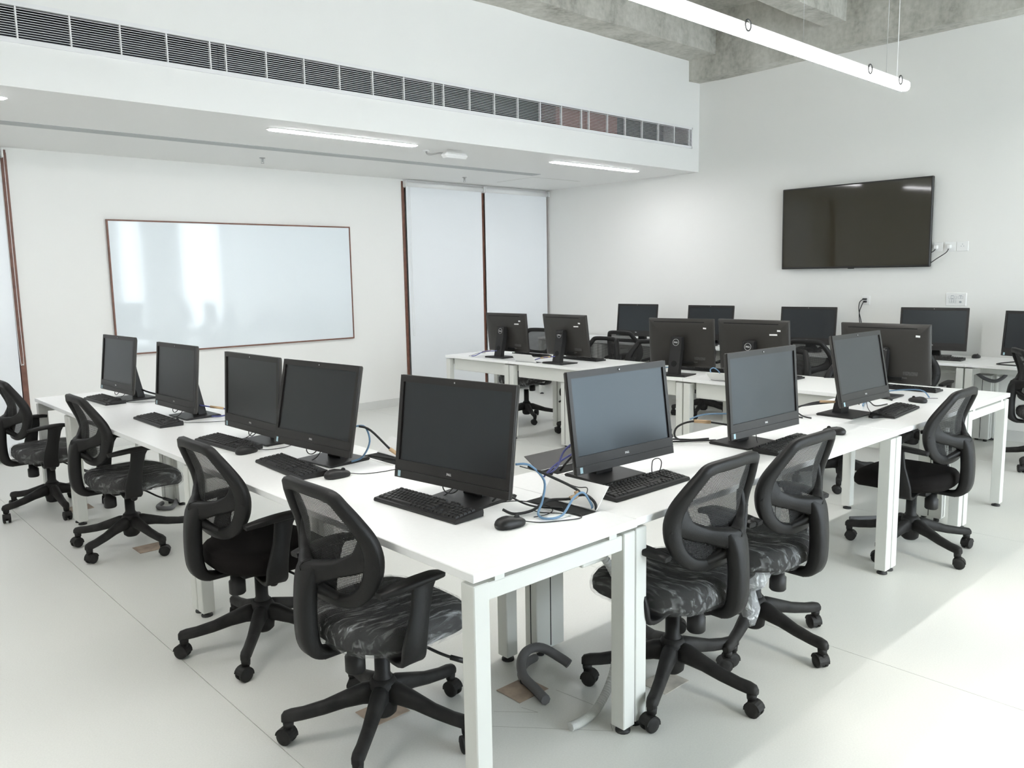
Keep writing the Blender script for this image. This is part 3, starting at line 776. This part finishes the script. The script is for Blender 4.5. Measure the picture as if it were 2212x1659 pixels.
def mouse_meshes():
    rings = []
    n = 20
    for z, s, sh in ((0, .90, 0), (.004, .97, 0), (.014, 1.0, 0), (.022, .93, -.001), (.029, .78, -.003), (.034, .52, -.006), (.036, .2, -.008)):
        ring = []
        for q in range(n):
            a = 2*PI*q/n; cx_ = math.copysign(abs(math.cos(a))**.8, math.cos(a)); sy_ = math.copysign(abs(math.sin(a))**.8, math.sin(a))
            ring.append((.057*s*cx_+sh, .031*s*sy_*(1-.08*cx_), z*(1-.16*max(0, cx_))))
        rings.append(ring)
    body = MB().loft(rings).mesh('body', BLACK)
    wheel = MB().lathe([(.009, -.0035), (.010, -.002), (.010, .002), (.009, .0035)], (.026, 0, .0265), 'y', 14).mesh('scroll_wheel', DUSTB)
    seam = MB().box(.012, .05, -.0006, .0006, .020, .0345).mesh('button_gap', GROOVE)
    return body, wheel, seam
MS = mouse_meshes()
def mouse(x, y, yaw, label, group, cord=None):
    m = empty('mouse', (x, y, ZT+.0005), math.radians(yaw)); tag(m, label, 'mouse', group)
    inst('body', MS[0], m); inst('scroll_wheel', MS[1], m)
    if cord: MB().tube(cord, .0017, 6).build('cord', BLACKC, m)
    return m
GKL, GKR, GKB, GKT = ('keyboards beside the whiteboard', 'keyboards before the bluish screens', 'keyboards behind the turned-away computers', 'keyboards on the wall bench')
def kcord(a=.1, b=.04): return [(.064, a, .010), (.09, a+.01, .004), (.115, a-.03, .003), (.14, b, .02), (.155, b-.02, .05)]
keyboard(1.650, 5.930, 2, 'black keyboard at the whiteboard end of the row', GKL, kcord())
keyboard(1.612, 4.800, 0, 'black keyboard before the second computer from the whiteboard', GKL, kcord())
keyboard(1.622, 3.860, 4, 'black keyboard before the overlapped screen', GKL, kcord())
keyboard(1.595, 3.160, -3, 'black keyboard before the tilted computer', GKL, kcord())
keyboard(1.648, 2.255, 3.6, 'black keyboard on the corner desk, closest to the viewer', GKL, kcord())
keyboard(2.385, 1.885, 90, 'black keyboard before the first bluish screen', GKR)
keyboard(3.43, 1.853, 93, 'black keyboard half hidden by a chair back before the middle bluish screen', GKR, kcord())
keyboard(4.675, 1.880, 95, 'black keyboard beside the far bluish screen', GKR, kcord())
keyboard(5.66, 5.88, 180, 'black keyboard peeking past the turned-away computer by the blinds', GKB)
keyboard(5.70, 5.20, 178, 'black keyboard beside the second turned-away computer', GKB)
keyboard(5.68, 3.84, 182, 'black keyboard behind the stand with a cable in its hole', GKB)
keyboard(5.66, 3.20, 180, 'black keyboard hidden behind the turned-away computer with crooked stickers', GKB)
keyboard(5.63, 2.21, 180, 'black keyboard under the turned-away computer at the far corner', GKB)
keyboard(7.53, 6.20, 4, 'black keyboard on the wall bench nearest the blinds', GKT)
keyboard(7.62, 5.25, 2, 'black keyboard on the wall bench second from the blinds', GKT)
keyboard(7.62, 4.08, 8, 'black keyboard on the wall bench behind a chair back', GKT)
keyboard(7.665, 2.75, 2, 'black keyboard on the wall bench below the control panel', GKT)
GM = 'computer mice on the desks'
mouse(1.665, 5.735, 4, 'black mouse at the whiteboard end of the row', GM, [(.055, 0, .008), (.09, -.01, .002), (.16, -.08, .002), (.24, -.10, .002), (.30, -.02, .003)])
mouse(1.635, 4.625, 8, 'black mouse touching the second keyboard from the whiteboard', GM, [(.055, 0, .008), (.10, -.02, .002), (.18, -.09, .002), (.28, -.16, .002), (.34, -.10, .002)])
mouse(1.603, 3.605, 10, 'black mouse between the overlapped and the tilted screens', GM, [(.055, 0, .008), (.10, -.03, .002), (.18, -.05, .002), (.26, -.02, .002)])
mouse(1.660, 2.880, -4, 'black mouse beside the keyboard of the tilted computer', GM, [(.055, 0, .008), (.11, -.03, .002), (.21, -.05, .002), (.30, -.03, .002), (.34, .06, .002), (.30, .16, .004)])
mouse(1.712, 1.888, -7, 'black mouse on the corner desk, closest to the viewer', GM, [(.055, 0, .008), (.10, -.03, .002), (.17, -.06, .002), (.235, -.075, .002), (.255, -.035, .002), (.21, .015, .002), (.17, .06, .002), (.16, .10, .004)])
mouse(3.86, 1.845, 95, 'black mouse behind the second wrapped chair back', GM)
mouse(5.12, 1.93, 80, 'black mouse beside the far keyboard, near the dark-seated chair', GM, [(.055, 0, .008), (.08, -.06, .002), (.05, -.16, .002), (.0, -.22, .002)])
mouse(8.0, 2.53, 0, 'black mouse on the wall bench below the control panel', GM)
mouse(7.66, 3.86, 0, 'black mouse on the wall bench seen past a chair back', GM)
e = MB().prism([(-.035, 0), (.035, 0), (.03, .010), (-.02, .016), (-.035, .012)], -.018, .018, 'y').build('cable_adapter', BLACK); e.location = (4.435, 1.885, ZT); e.rotation_euler = (0, 0, -.5); tag(e, 'small flat black adapter in front of the far keyboard', 'adapter')

# ------------------------------------------------------------------ flip-up cable boxes
def cable_box(x, y, yaw, w, lidm, lid_ang, label):
    """opening w long (local y) with a lid hinged on the +x side"""
    c = empty('cable_box', (x, y, ZT), math.radians(yaw)); tag(c, label, 'cable box', 'flip-up cable boxes in the desk tops')
    MB().box(-.055, .055, -w/2-.008, w/2+.008, .0002, .0015).build('rim', LAM, c)
    MB().box(-.04, .04, -w/2, w/2, .0016, .0022).build('opening', GROOVE, c)
    l = MB().cbox(0, .10, -w/2, w/2, 0, .003, .001).build('lid', lidm, c, (.042, 0, .003), (0, -math.radians(lid_ang), 0))
    MB().lathe([(.003, -w/2), (.003, w/2)], (.042, 0, .004), 'y', 8).build('hinge', METAL, c)
    return c
cable_box(1.985, 1.93, 0, .27, LAM, 48, 'open white cable flap on the corner desk amid the cable tangle')
cable_box(2.42, 2.300, 90, .27, BLACK, 30, 'open dark cable flap behind the first bluish screen')
cable_box(1.99, 3.02, 0, .26, LAM, 40, 'open white cable flap behind the tilted computer')
cable_box(5.235, 5.47, 180, .28, LAM, 50, 'open white cable flap before the second turned-away computer')
cable_box(5.235, 4.02, 180, .28, LAM, 50, 'open white cable flap before the stand with a cable in its hole')
cable_box(5.235, 3.30, 180, .30, LAM, 40, 'open white cable flap with a blue cable loop above it')

# ------------------------------------------------------------------ loose cables
def cable(pts, r, m, label, tape=None, name='cable'):
    o = MB().tube(pts, r, 7).build(name, m); tag(o, label, 'cable')
    if tape is not None:
        MB().tube(tape, r*1.7, 8).build('tape_wrap', TAPE, o)
    return o
z = ZT
cable([(1.86, 2.02, z+.16), (1.90, 1.99, z+.155), (1.935, 1.955, z+.10), (1.90, 1.93, z+.04), (1.85, 1.90, z+.010), (1.84, 1.85, z+.007), (1.90, 1.835, z+.01), (1.97, 1.85, z+.05), (2.02, 1.85, z+.06), (2.03, 1.82, z+.02), (2.03, 1.82, z+.002)], .0042, BLUEC, 'light blue network cable arching over the corner desk', name='network_cable')
cable([(1.90, 2.00, z+.15), (1.95, 1.94, z+.115), (2.00, 1.89, z+.08), (2.02, 1.865, z+.055), (1.985, 1.88, z+.04), (1.93, 1.93, z+.035), (1.86, 1.94, z+.012), (1.80, 1.965, z+.008), (1.78, 2.00, z+.02)], .0050, BLACKC, 'thick black power cable bent round a tan tape wrap on the corner desk', [(2.012, 1.875, z+.062), (2.008, 1.870, z+.048), (1.985, 1.88, z+.040)], name='power_cable')
cable([(1.99, 1.88, z+.045), (2.03, 1.85, z+.05), (2.035, 1.81, z+.03), (2.03, 1.80, z+.002)], .0050, BLACKC, 'black cable diving into the open white flap of the corner desk', name='power_cable')
cable([(1.88, 2.02, z+.15), (1.95, 1.97, z+.12), (2.02, 1.89, z+.075), (2.05, 1.86, z+.07), (2.035, 1.85, z+.05)], .0018, BLACKC, 'thin black wire with a sharp kink above the corner desk', name='thin_wire')
cable([(1.79, 2.08, z+.02), (1.86, 2.02, z+.03), (1.92, 1.95, z+.02), (1.93, 1.91, z+.006), (1.88, 1.89, z+.004), (1.83, 1.90, z+.004)], .0018, BLACKC, 'thin black wire looping beside the corner mouse', name='thin_wire')
cable([(1.82, 2.10, z+.02), (1.86, 2.08, z+.05), (1.87, 2.03, z+.03), (1.91, 1.98, z+.008), (1.97, 1.90, z+.006)], .0035, BLACKC, 'black cable lying flat across the corner flap rim', name='power_cable')
# beside the first bluish screen
cable([(2.36, 2.10, z+.17), (2.30, 2.13, z+.165), (2.26, 2.17, z+.12), (2.275, 2.22, z+.05), (2.30, 2.29, z+.003)], .0042, BLUEC2, 'violet-blue cable looping beside the first bluish screen', name='network_cable')
cable([(2.38, 2.10, z+.12), (2.33, 2.15, z+.115), (2.27, 2.22, z+.06), (2.245, 2.27, z+.003)], .0042, BLUEC2, 'violet-blue cable falling into the dark flap', name='network_cable')
cable([(2.40, 2.14, z+.14), (2.37, 2.22, z+.08), (2.36, 2.29, z+.003)], .0050, BLACKC, 'black cable behind the first bluish screen', name='power_cable')
cable([(2.52, 1.94, z+.025), (2.50, 1.925, z+.06), (2.495, 1.915, z+.085), (2.515, 1.905, z+.09), (2.535, 1.905, z+.07), (2.54, 1.92, z+.03), (2.52, 1.935, z+.012), (2.50, 1.94, z+.02)], .0019, BLACKC, 'thin black wire standing in a loop before the first bluish screen', name='thin_wire')
# by the tilted computer
cable([(1.84, 3.02, z+.17), (1.875, 3.0, z+.165), (1.89, 2.99, z+.10), (1.87, 3.02, z+.03), (1.83, 3.05, z+.01)], .0042, BLUEC, 'blue cable hanging behind the tilted computer', name='network_cable')
cable([(1.85, 3.01, z+.17), (1.89, 2.98, z+.15), (1.95, 2.91, z+.06), (1.98, 2.86, z+.025), (2.02, 2.77, z+.01), (2.03, 2.73, z+.003)], .0052, BLACKC, 'thick black cable leaning down behind the tilted computer', [(1.945, 2.918, z+.068), (1.965, 2.89, z+.045)], name='power_cable')
cable([(1.90, 3.02, z+.03), (1.96, 2.93, z+.02), (2.00, 2.85, z+.012), (2.01, 2.78, z+.006)], .0045, BLACKC, 'black cable lying along the desk back behind the tilted computer', name='power_cable')
cable([(1.95, 2.98, z+.01), (2.0, 2.88, z+.03), (2.03, 2.80, z+.045), (2.05, 2.72, z+.01)], .0018, BLACKC, 'thin black wire arching at the desk back edge', name='thin_wire')
# second from the whiteboard
cable([(1.86, 4.80, z+.07), (1.90, 4.76, z+.06), (1.97, 4.70, z+.045), (1.98, 4.66, z+.02), (1.93, 4.68, z+.008), (1.88, 4.76, z+.006)], .0042, BLUEC2, 'dark blue cable loop with tan tape behind the second computer from the whiteboard', [(1.905, 4.755, z+.06), (1.965, 4.705, z+.048)], name='network_cable')
cable([(1.86, 5.90, z+.08), (1.90, 5.84, z+.05), (1.95, 5.72, z+.03), (2.0, 5.62, z+.01)], .006, BLACKC, 'black cable behind the computer at the whiteboard end', name='power_cable')
# behind the middle bluish screen
cable([(3.30, 2.06, z+.09), (3.20, 2.20, z+.11), (3.13, 2.26, z+.085), (3.14, 2.28, z+.03), (3.20, 2.26, z+.01), (3.30, 2.20, z+.01)], .0050, BLACKC, 'black cable bulging behind the middle bluish screen', [(3.24, 2.15, z+.105), (3.19, 2.21, z+.11)], name='power_cable')
cable([(3.32, 2.02, z+.15), (3.22, 2.16, z+.145), (3.17, 2.22, z+.12)], .0036, BLUEC, 'blue cable beside the middle bluish screen', name='network_cable')
cable([(3.30, 2.16, z+.008), (3.12, 2.30, z+.008), (3.05, 2.34, z+.010), (3.06, 2.30, z+.03), (3.2, 2.18, z+.02)], .0045, BLACKC, 'black cable loop at the desk edge behind the middle bluish screen', name='power_cable')
# behind the far bluish screen
for k in range(3):
    cable([(4.40+.02*k, 2.08, z+.07), (4.30, 2.16+.02*k, z+.075-.01*k), (4.20-.02*k, 2.22, z+.05), (4.13+.02*k, 2.24-.03*k, z+.012), (4.12+.02*k, 2.20-.04*k, z+.006)], .0042, BLACKC,
          ['black cable fanning out behind the far bluish screen, uppermost', 'black cable fanning out behind the far bluish screen, middle', 'black cable fanning out behind the far bluish screen, lowest'][k], [(4.38, 2.095, z+.073), (4.31, 2.15, z+.078)] if k == 0 else None, name='power_cable')
cable([(4.66, 2.06, z+.02), (4.80, 2.12, z+.01), (4.95, 2.16, z+.008), (5.14, 2.22, z+.01), (5.30, 2.16, z+.03), (5.34, 2.0, z+.045), (5.30, 1.93, z+.01)], .0040, BLUEC, 'pale blue network cable sweeping across the far desk corner', name='network_cable')
cable([(4.70, 2.10, z+.02), (4.82, 2.20, z+.03), (4.86, 2.12, z+.02), (4.78, 2.04, z+.008), (4.90, 2.02, z+.006)], .0036, BLACKC, 'black wire tangle beside the far bluish screen', name='thin_wire')
cable([(5.06, 2.06, z+.008), (5.16, 2.14, z+.008), (5.24, 2.22, z+.01)], .006, BLACKC, 'short dark strap lying on the far desk corner', name='strap')
# turned-away computers
cable([(5.335, 5.99, z+.07), (5.29, 6.05, z+.065), (5.27, 6.16, z+.055), (5.25, 6.27, z+.01), (5.23, 6.31, z+.004)], .0045, BLUEC2, 'dark cable with tan tape leaving the stand by the blinds', [(5.29, 6.08, z+.066), (5.275, 6.19, z+.05)], name='network_cable')
cable([(5.29, 6.16, z+.04), (5.27, 6.24, z+.035), (5.24, 6.30, z+.015), (5.22, 6.34, z+.004)], .0018, BLACKC, 'thin wire frayed beside the stand by the blinds', name='thin_wire')
cable([(5.30, 5.14, z+.07), (5.26, 5.22, z+.06), (5.25, 5.32, z+.045), (5.26, 5.42, z+.02)], .0045, BLUEC2, 'dark cable with yellow-tan tape at the second turned-away stand', [(5.262, 5.215, z+.062), (5.25, 5.33, z+.044)], name='network_cable')
cable([(5.25, 3.84, z+.07), (5.23, 3.90, z+.06), (5.20, 3.98, z+.03), (5.20, 4.02, z+.01)], .0045, BLUEC, 'blue cable with tan tape threading the stand hole', [(5.225, 3.915, z+.055), (5.20, 3.985, z+.026)], name='network_cable')
cable([(5.21, 3.93, z+.005), (5.21, 3.95, z+.05), (5.20, 4.02, z+.075), (5.20, 4.08, z+.06)], .0042, BLUEC, 'blue cable hoop beside the stand hole', name='network_cable')
cable([(5.24, 3.40, z+.003), (5.24, 3.41, z+.06), (5.23, 3.45, z+.09), (5.22, 3.475, z+.075), (5.21, 3.45, z+.045), (5.19, 3.36, z+.02), (5.17, 3.24, z+.012)], .0042, BLUEC, 'upright blue cable loop on the far row of desks', name='network_cable')
cable([(7.60, 1.92, z+.05), (7.56, 2.1, z+.03), (7.58, 2.22, z+.008), (7.52, 2.2, z+.006), (7.50, 2.0, z+.006)], .005, BLACKC, 'black cable hoop on the wall desk cut by the picture edge', name='power_cable')

# ------------------------------------------------------------------ task chairs (local: sitter faces +x)
RING = [(-.252, 0, .913), (-.248, .085, .912), (-.240, .142, .904), (-.224, .163, .876), (-.193, .192, .822), (-.166, .211, .768), (-.153, .217, .715), (-.155, .213, .662), (-.166, .193, .612), (-.181, .152, .574), (-.192, .09, .556), (-.197, 0, .551)]
def chair_meshes():
    M = {}
    half = RING; loop = half + [(x, -y, zz) for x, y, zz in reversed(half[1:-1])]
    ctr = Vector((-.1, 0, .73))
    fw = [.040, .040, .042, .042, .046, .054, .060, .060, .054, .048, .044, .044]; ft = [.030, .030, .034, .038, .042, .042, .040, .038, .034, .030, .028, .028]
    W_ = fw+list(reversed(fw[1:-1])); T_ = ft+list(reversed(ft[1:-1]))
    bf = MB().tube(loop, .01, up=lambda p: (Vector((.95, -.55*p.y/.2*1.0, .12))), w=W_, t=T_, loop=True, sub=4)
    for s in (-1, 1):   # the two branches that leave the spine
        bf.tube([(-.160, s*.205, .730), (-.178, s*.165, .694), (-.210, s*.10, .668), (-.242, s*.04, .652), (-.256, 0, .640)], .01, up=lambda p: Vector((1, 0, .25)), w=[.115, .066, .054, .070, .092], t=[.024, .030, .034, .044, .050])
        bf.tube([(-.193, s*.09, .562), (-.222, s*.042, .582), (-.25, 0, .605)], .01, up=lambda p: Vector((1, 0, .2)), w=[.022, .032, .05], t=[.02, .028, .034])
    M['back_frame'] = bf.mesh('back_frame', CHAIRB)
    sp = MB().tube([(-.245, 0, .675), (-.262, 0, .640), (-.272, 0, .58), (-.276, 0, .50), (-.272, 0, .43), (-.256, 0, .388), (-.222, 0, .366), (-.18, 0, .364)], .01, up=lambda p: Vector((1, 0, .02)) if p.z > .40 else Vector((.35, 0, 1)),
                   w=[.11, .092, .078, .074, .074, .074, .070, .06], t=[.03, .05, .056, .058, .058, .050, .032, .012], sub=4)
    M['spine'] = sp.mesh('spine', CHAIRB)
    # mesh fabric stretched in the frame
    import bisect
    zs = [p[2] for p in half]; rows = []
    N = 22
    for i in range(N+1):
        zz = .556+(.908-.556)*i/N
        for a, b in zip(half, half[1:]):
            if b[2] <= zz <= a[2]:
                t = (zz-b[2])/(a[2]-b[2]+1e-9); xs = b[0]+(a[0]-b[0])*t; ye = b[1]+(a[1]-b[1])*t; break
        else: xs, ye = half[0][0], .1
        xc = -.200-.052*max(0, (zz-.70)/.21)**1.3 - .018*math.sin(PI*min(1, max(0, (zz-.55)/.2)))
        row = []
        for k in range(15):
            y = -1+2*k/14; row.append((xc+(xs-xc)*y*y, y*ye, zz))
        rows.append(row)
    M['back_mesh'] = MB().loft(rows, caps=False, closed=False).mesh('back_mesh', MESHF)
    # seat cushion
    def outline(s, zz, n=36, warp=0, rnd=None):
        ring = []
        for q in range(n):
            a = 2*PI*q/n; c_, s_ = math.cos(a), math.sin(a)
            e = .62 if c_ > 0 else .72
            x = math.copysign(abs(c_)**e, c_)*.250*s; y = math.copysign(abs(s_)**.66, s_)*.238*s
            if c_ < 0: y *= 1-.10*(-c_)
            zf = zz - .028*max(0, (x-.08)/.16)**2 + .010*max(0, (-x-.1)/.13)
            if rnd:
                w = rnd.uniform(-warp, warp); x *= 1+w; y *= 1+w; zf += rnd.uniform(-warp, warp)*.12
            ring.append((x+.032, y, zf))
        return ring
    st = MB().loft([outline(.80, .372), outline(.93, .378), outline(.99, .396), outline(1.0, .420), outline(.985, .442), outline(.93, .459), outline(.82, .466), outline(.55, .462), outline(.25, .456), outline(.02, .455)])
    M['seat'] = st.mesh('seat', FABRIC)
    rnd = random.Random(3)
    n = 72
    cv = MB().loft([outline(.80, .362, n, .025, rnd), outline(.955, .370, n, .014, rnd), outline(1.02, .392, n, .011, rnd), outline(1.03, .420, n, .008, rnd), outline(1.015, .446, n, .006, rnd), outline(.955, .464, n, .004, rnd), outline(.83, .4715, n, .003, rnd), outline(.55, .4675, n, .005, rnd), outline(.25, .4615, n, .004, rnd), outline(.02, .4605, n)])
    M['plastic_cover'] = cv.mesh('plastic_cover', FILM)
    # under-seat mechanism
    M['mechanism'] = MB().cbox(-.11, .12, -.075, .075, .333, .374, .01).cbox(-.235, -.10, -.032, .032, .350, .372, .005).mesh('mechanism', CHAIRB)
    M['tension_knob'] = MB().lathe([(.026, .345), (.027, .318), (.034, .312), (.034, .262), (.029, .256)], (-.105, 0, 0), n=20).mesh('tension_knob', BLACK)
    lv = MB().tube([(.04, -.06, .352), (.06, -.14, .345), (.09, -.20, .325), (.115, -.235, .312)], .005, 6)
    lv.tube([(.115, -.235, .312), (.165, -.262, .288)], [.009, .010], 8, smooth_pts=False)
    M['lever'] = lv.mesh('lever', BLACK)
    sk = MB().tube([(0, -.06, .345), (-.02, -.16, .33)], .004, 6, smooth_pts=False).lathe([(.004, -.02), (.016, -.013), (.02, 0), (.016, .013), (.004, .02)], (-.022, -.165, .329), 'y', 12)
    M['side_knob'] = sk.mesh('side_knob', BLACK)
    col = MB().lathe([(.034, .085), (.034, .20), (.027, .215), (.027, .335)], n=18)
    M['gas_column'] = col.mesh('gas_column', CHAIRB)
    M['hub'] = MB().lathe([(.030, .062), (.044, .075), (.050, .12), (.050, .178), (.038, .200)], n=20).mesh('hub', DUSTB)
    rings = []
    for r, zc, hh, w in ((.02, .150, .075, .058), (.07, .150, .068, .054), (.13, .136, .054, .046), (.20, .116, .045, .040), (.27, .104, .041, .038), (.31, .101, .041, .040), (.333, .098, .036, .034), (.342, .094, .022, .02)):
        a, b = w/2, hh/2
        rings.append([(r, y*a, zc+zq*b) for y, zq in ((1, -.6), (1, .45), (.62, .9), (0, 1), (-.62, .9), (-1, .45), (-1, -.6), (-.6, -1), (.6, -1))])
    lg = MB().loft(rings).lathe([(.017, .062), (.019, .085)], (.32, 0, 0), n=12)
    M['leg'] = lg.mesh('leg', DUSTB)
    # castor: hood and twin wheels; origin on the floor under the stem
    cs = MB().lathe([(.007, .05), (.007, .072)], n=8)
    for s in (-1, 1):
        cs.lathe([(.020, s*.007), (.0285, s*.008), (.0285, s*.020), (.024, s*.0235), (.010, s*.0245)], (-.010, 0, .0285), 'y', 18)
    hood = [(-.010+.0315*math.cos(a), .0285+.0315*math.sin(a)) for a in [PI*(-.05+1.0*k/9) for k in range(10)]]
    hood = hood+[(-.010+.022*math.cos(a), .0285+.022*math.sin(a)) for a in [PI*(-.05+1.0*k/9) for k in reversed(range(10))]]
    cs.prism(hood, -.0225, .0225, 'y').cbox(-.012, .014, -.0065, .0065, .012, .060, .003)
    M['castor'] = cs.mesh('castor', DUSTB)
    # armrest
    for s, nm in ((-1, 'arm_r'), (1, 'arm_l')):
        ar = MB().tube([(-.045, s*.07, .362), (-.048, s*.20, .352), (-.048, s*.252, .366), (-.052, s*.272, .42), (-.032, s*.276, .52), (-.016, s*.272, .598), (-.014, s*.270, .617)], .01, up=lambda p, s=s: Vector((0, s*.35, -1)) if abs(p.y) < .235 else Vector((0, s, .0)),
                       w=[.06, .085, .095, .088, .070, .078, .115], t=[.014, .016, .020, .020, .017, .016, .012])
        M[nm] = ar.mesh('armrest', CHAIRB)
        pd = MB().tube([(-.172, s*.262, .612), (-.11, s*.268, .620), (-.04, s*.270, .626), (.03, s*.268, .627), (.066, s*.262, .622)], .01, up=Vector((0, 0, 1)), w=[.038, .052, .056, .052, .036], t=[.018, .022, .022, .022, .018])
        M[nm+'_pad'] = pd.mesh('arm_pad', CHAIRB)
    # crumpled film left under the seat
    rr = random.Random(11); rings = []
    for zz, R in ((.372, .11), (.352, .105), (.335, .07), (.318, .03), (.312, .004)):
        rings.append([((R+rr.uniform(-.02, .02))*math.cos(2*PI*k/12)*.8, (R+rr.uniform(-.02, .02))*math.sin(2*PI*k/12), zz+rr.uniform(-.010, .008)) for k in range(12)])
    M['film_scrap'] = MB().loft(rings).mesh('film_scrap', FILMW)
    rings = []
    for zz, R, ox in ((.372, .075, .02), (.345, .085, .01), (.31, .078, .0), (.285, .05, .01), (.265, .02, .03), (.25, .018, .04), (.225, .035, .045), (.19, .046, .05), (.155, .043, .05), (.125, .030, .052), (.115, .01, .05)):
        rings.append([(-.045+ox*.1+(R+rr.uniform(-.012, .012))*math.cos(2*PI*k/14)*.8, .088+ox*.2+(R+rr.uniform(-.012, .012))*math.sin(2*PI*k/14)*.8, zz+rr.uniform(-.008, .008)) for k in range(14)])
    M['film_bundle'] = MB().loft(rings).mesh('film_bundle', FILMW)
    return M
CM = chair_meshes()
def make_chair(seat_film):
    c = empty('task_chair')
    for k in ('hub', 'gas_column', 'mechanism', 'tension_knob', 'lever', 'side_knob', 'seat', 'back_frame', 'spine', 'back_mesh'): inst(k, CM[k], c)
    for s in ('arm_l', 'arm_r'):
        a = inst('armrest', CM[s], c); inst('arm_pad', CM[s+'_pad'], a)
    if seat_film: inst('plastic_cover', CM['plastic_cover'], c)
    for k in range(5):
        l = inst('leg', CM['leg'], c, (0, 0, 0), (0, 0, 2*PI*k/5)); inst('castor', CM['castor'], l, (.32, 0, 0))
    return c
PROTO = {}
def chair(x, y, face, phase, film, label, group, extra=None, lift=0):
    """face: direction the sitter looks; phase: world angle of one base leg"""
    key = bool(film)
    if key not in PROTO: PROTO[key] = c = make_chair(film)
    else: c = copy_tree(PROTO[key])
    c.location = (x, y, 0); c.rotation_euler = (0, 0, math.radians(face)); tag(c, label, 'chair', group)
    rnd = random.Random(label); k = 0
    for ch in c.children:
        if ch.name.startswith('leg') and not ch.name.startswith('lever'):
            ch.rotation_euler = (0, 0, math.radians(phase-face+72*k)); k += 1
            for g in ch.children: g.rotation_euler = (0, 0, rnd.uniform(0, 2*PI))
    if lift:
        for ch in c.children:
            if not ch.name.startswith(('hub', 'gas_column')) and not (ch.name.startswith('leg') and not ch.name.startswith('lever')): ch.location.z += lift
    if extra: inst(extra, CM[extra], c)
    return c
CL, CR, CB, CT = ('chairs of the row beside the whiteboard', 'chairs of the row with bluish screens', 'chairs behind the turned-away computers', 'chairs along the television wall bench')
chair(1.437, 2.252, 0, 150, True, 'black mesh-back office chair with a plastic-wrapped seat, tucked under the corner desk', CL)
chair(1.447, 3.190, 0, 160, False, 'black mesh-back office chair with a bare dark seat, beside the plastic-wrapped one at the corner', CL, 'film_scrap')
chair(1.476, 4.981, 0, 138, True, 'black mesh-back office chair with a wrapped seat, second from the tall blind', CL)
chair(1.340, 6.175, 0, -162, True, 'black mesh-back office chair with a wrapped seat, cut by the picture edge', CL)
chair(2.394, 1.742, 90, -84, True, 'black mesh-back office chair with a wrapped seat, right beside the corner table legs', CR)
chair(2.960, 1.735, 90, -95, True, 'black mesh-back office chair with a crumpled plastic bundle hanging under its seat', CR, 'film_bundle')
chair(4.586, 1.735, 90, -114, False, 'black mesh-back office chair with a bare dark seat, before the far bluish screen', CR, 'film_scrap')
chair(5.97, 6.29, 188, -118, True, 'office chair with a wrapped seat behind the turned-away computer by the blinds', CB, lift=.05)
chair(5.95, 5.36, 180, 152, False, 'office chair behind the second turned-away computer from the blinds', CB)
chair(5.90, 4.74, 180, 100, False, 'office chair half hidden behind the turned-away computer with the stand cable', CB)
chair(5.87, 3.33, 180, 60, False, 'office chair hidden behind the turned-away computer with crooked stickers', CB)
chair(5.72, 2.66, 180, 201, False, 'office chair whose base shows under the desk of the far bluish screen', CB)
chair(7.16, 5.78, 0, 70, False, 'office chair pushed to the wall bench nearest the blinds', CT)
chair(7.46, 5.05, 0, 200, False, 'office chair at the wall bench second from the blinds', CT)
chair(7.20, 3.62, 0, 30, False, 'office chair at the wall bench under the television corner', CT)
chair(7.15, 2.72, 0, 30, False, 'office chair at the wall bench below the control panel', CT)
chair(7.25, 1.75, -60, 93, True, 'office chair at the wall bench cut by the picture edge', CT)
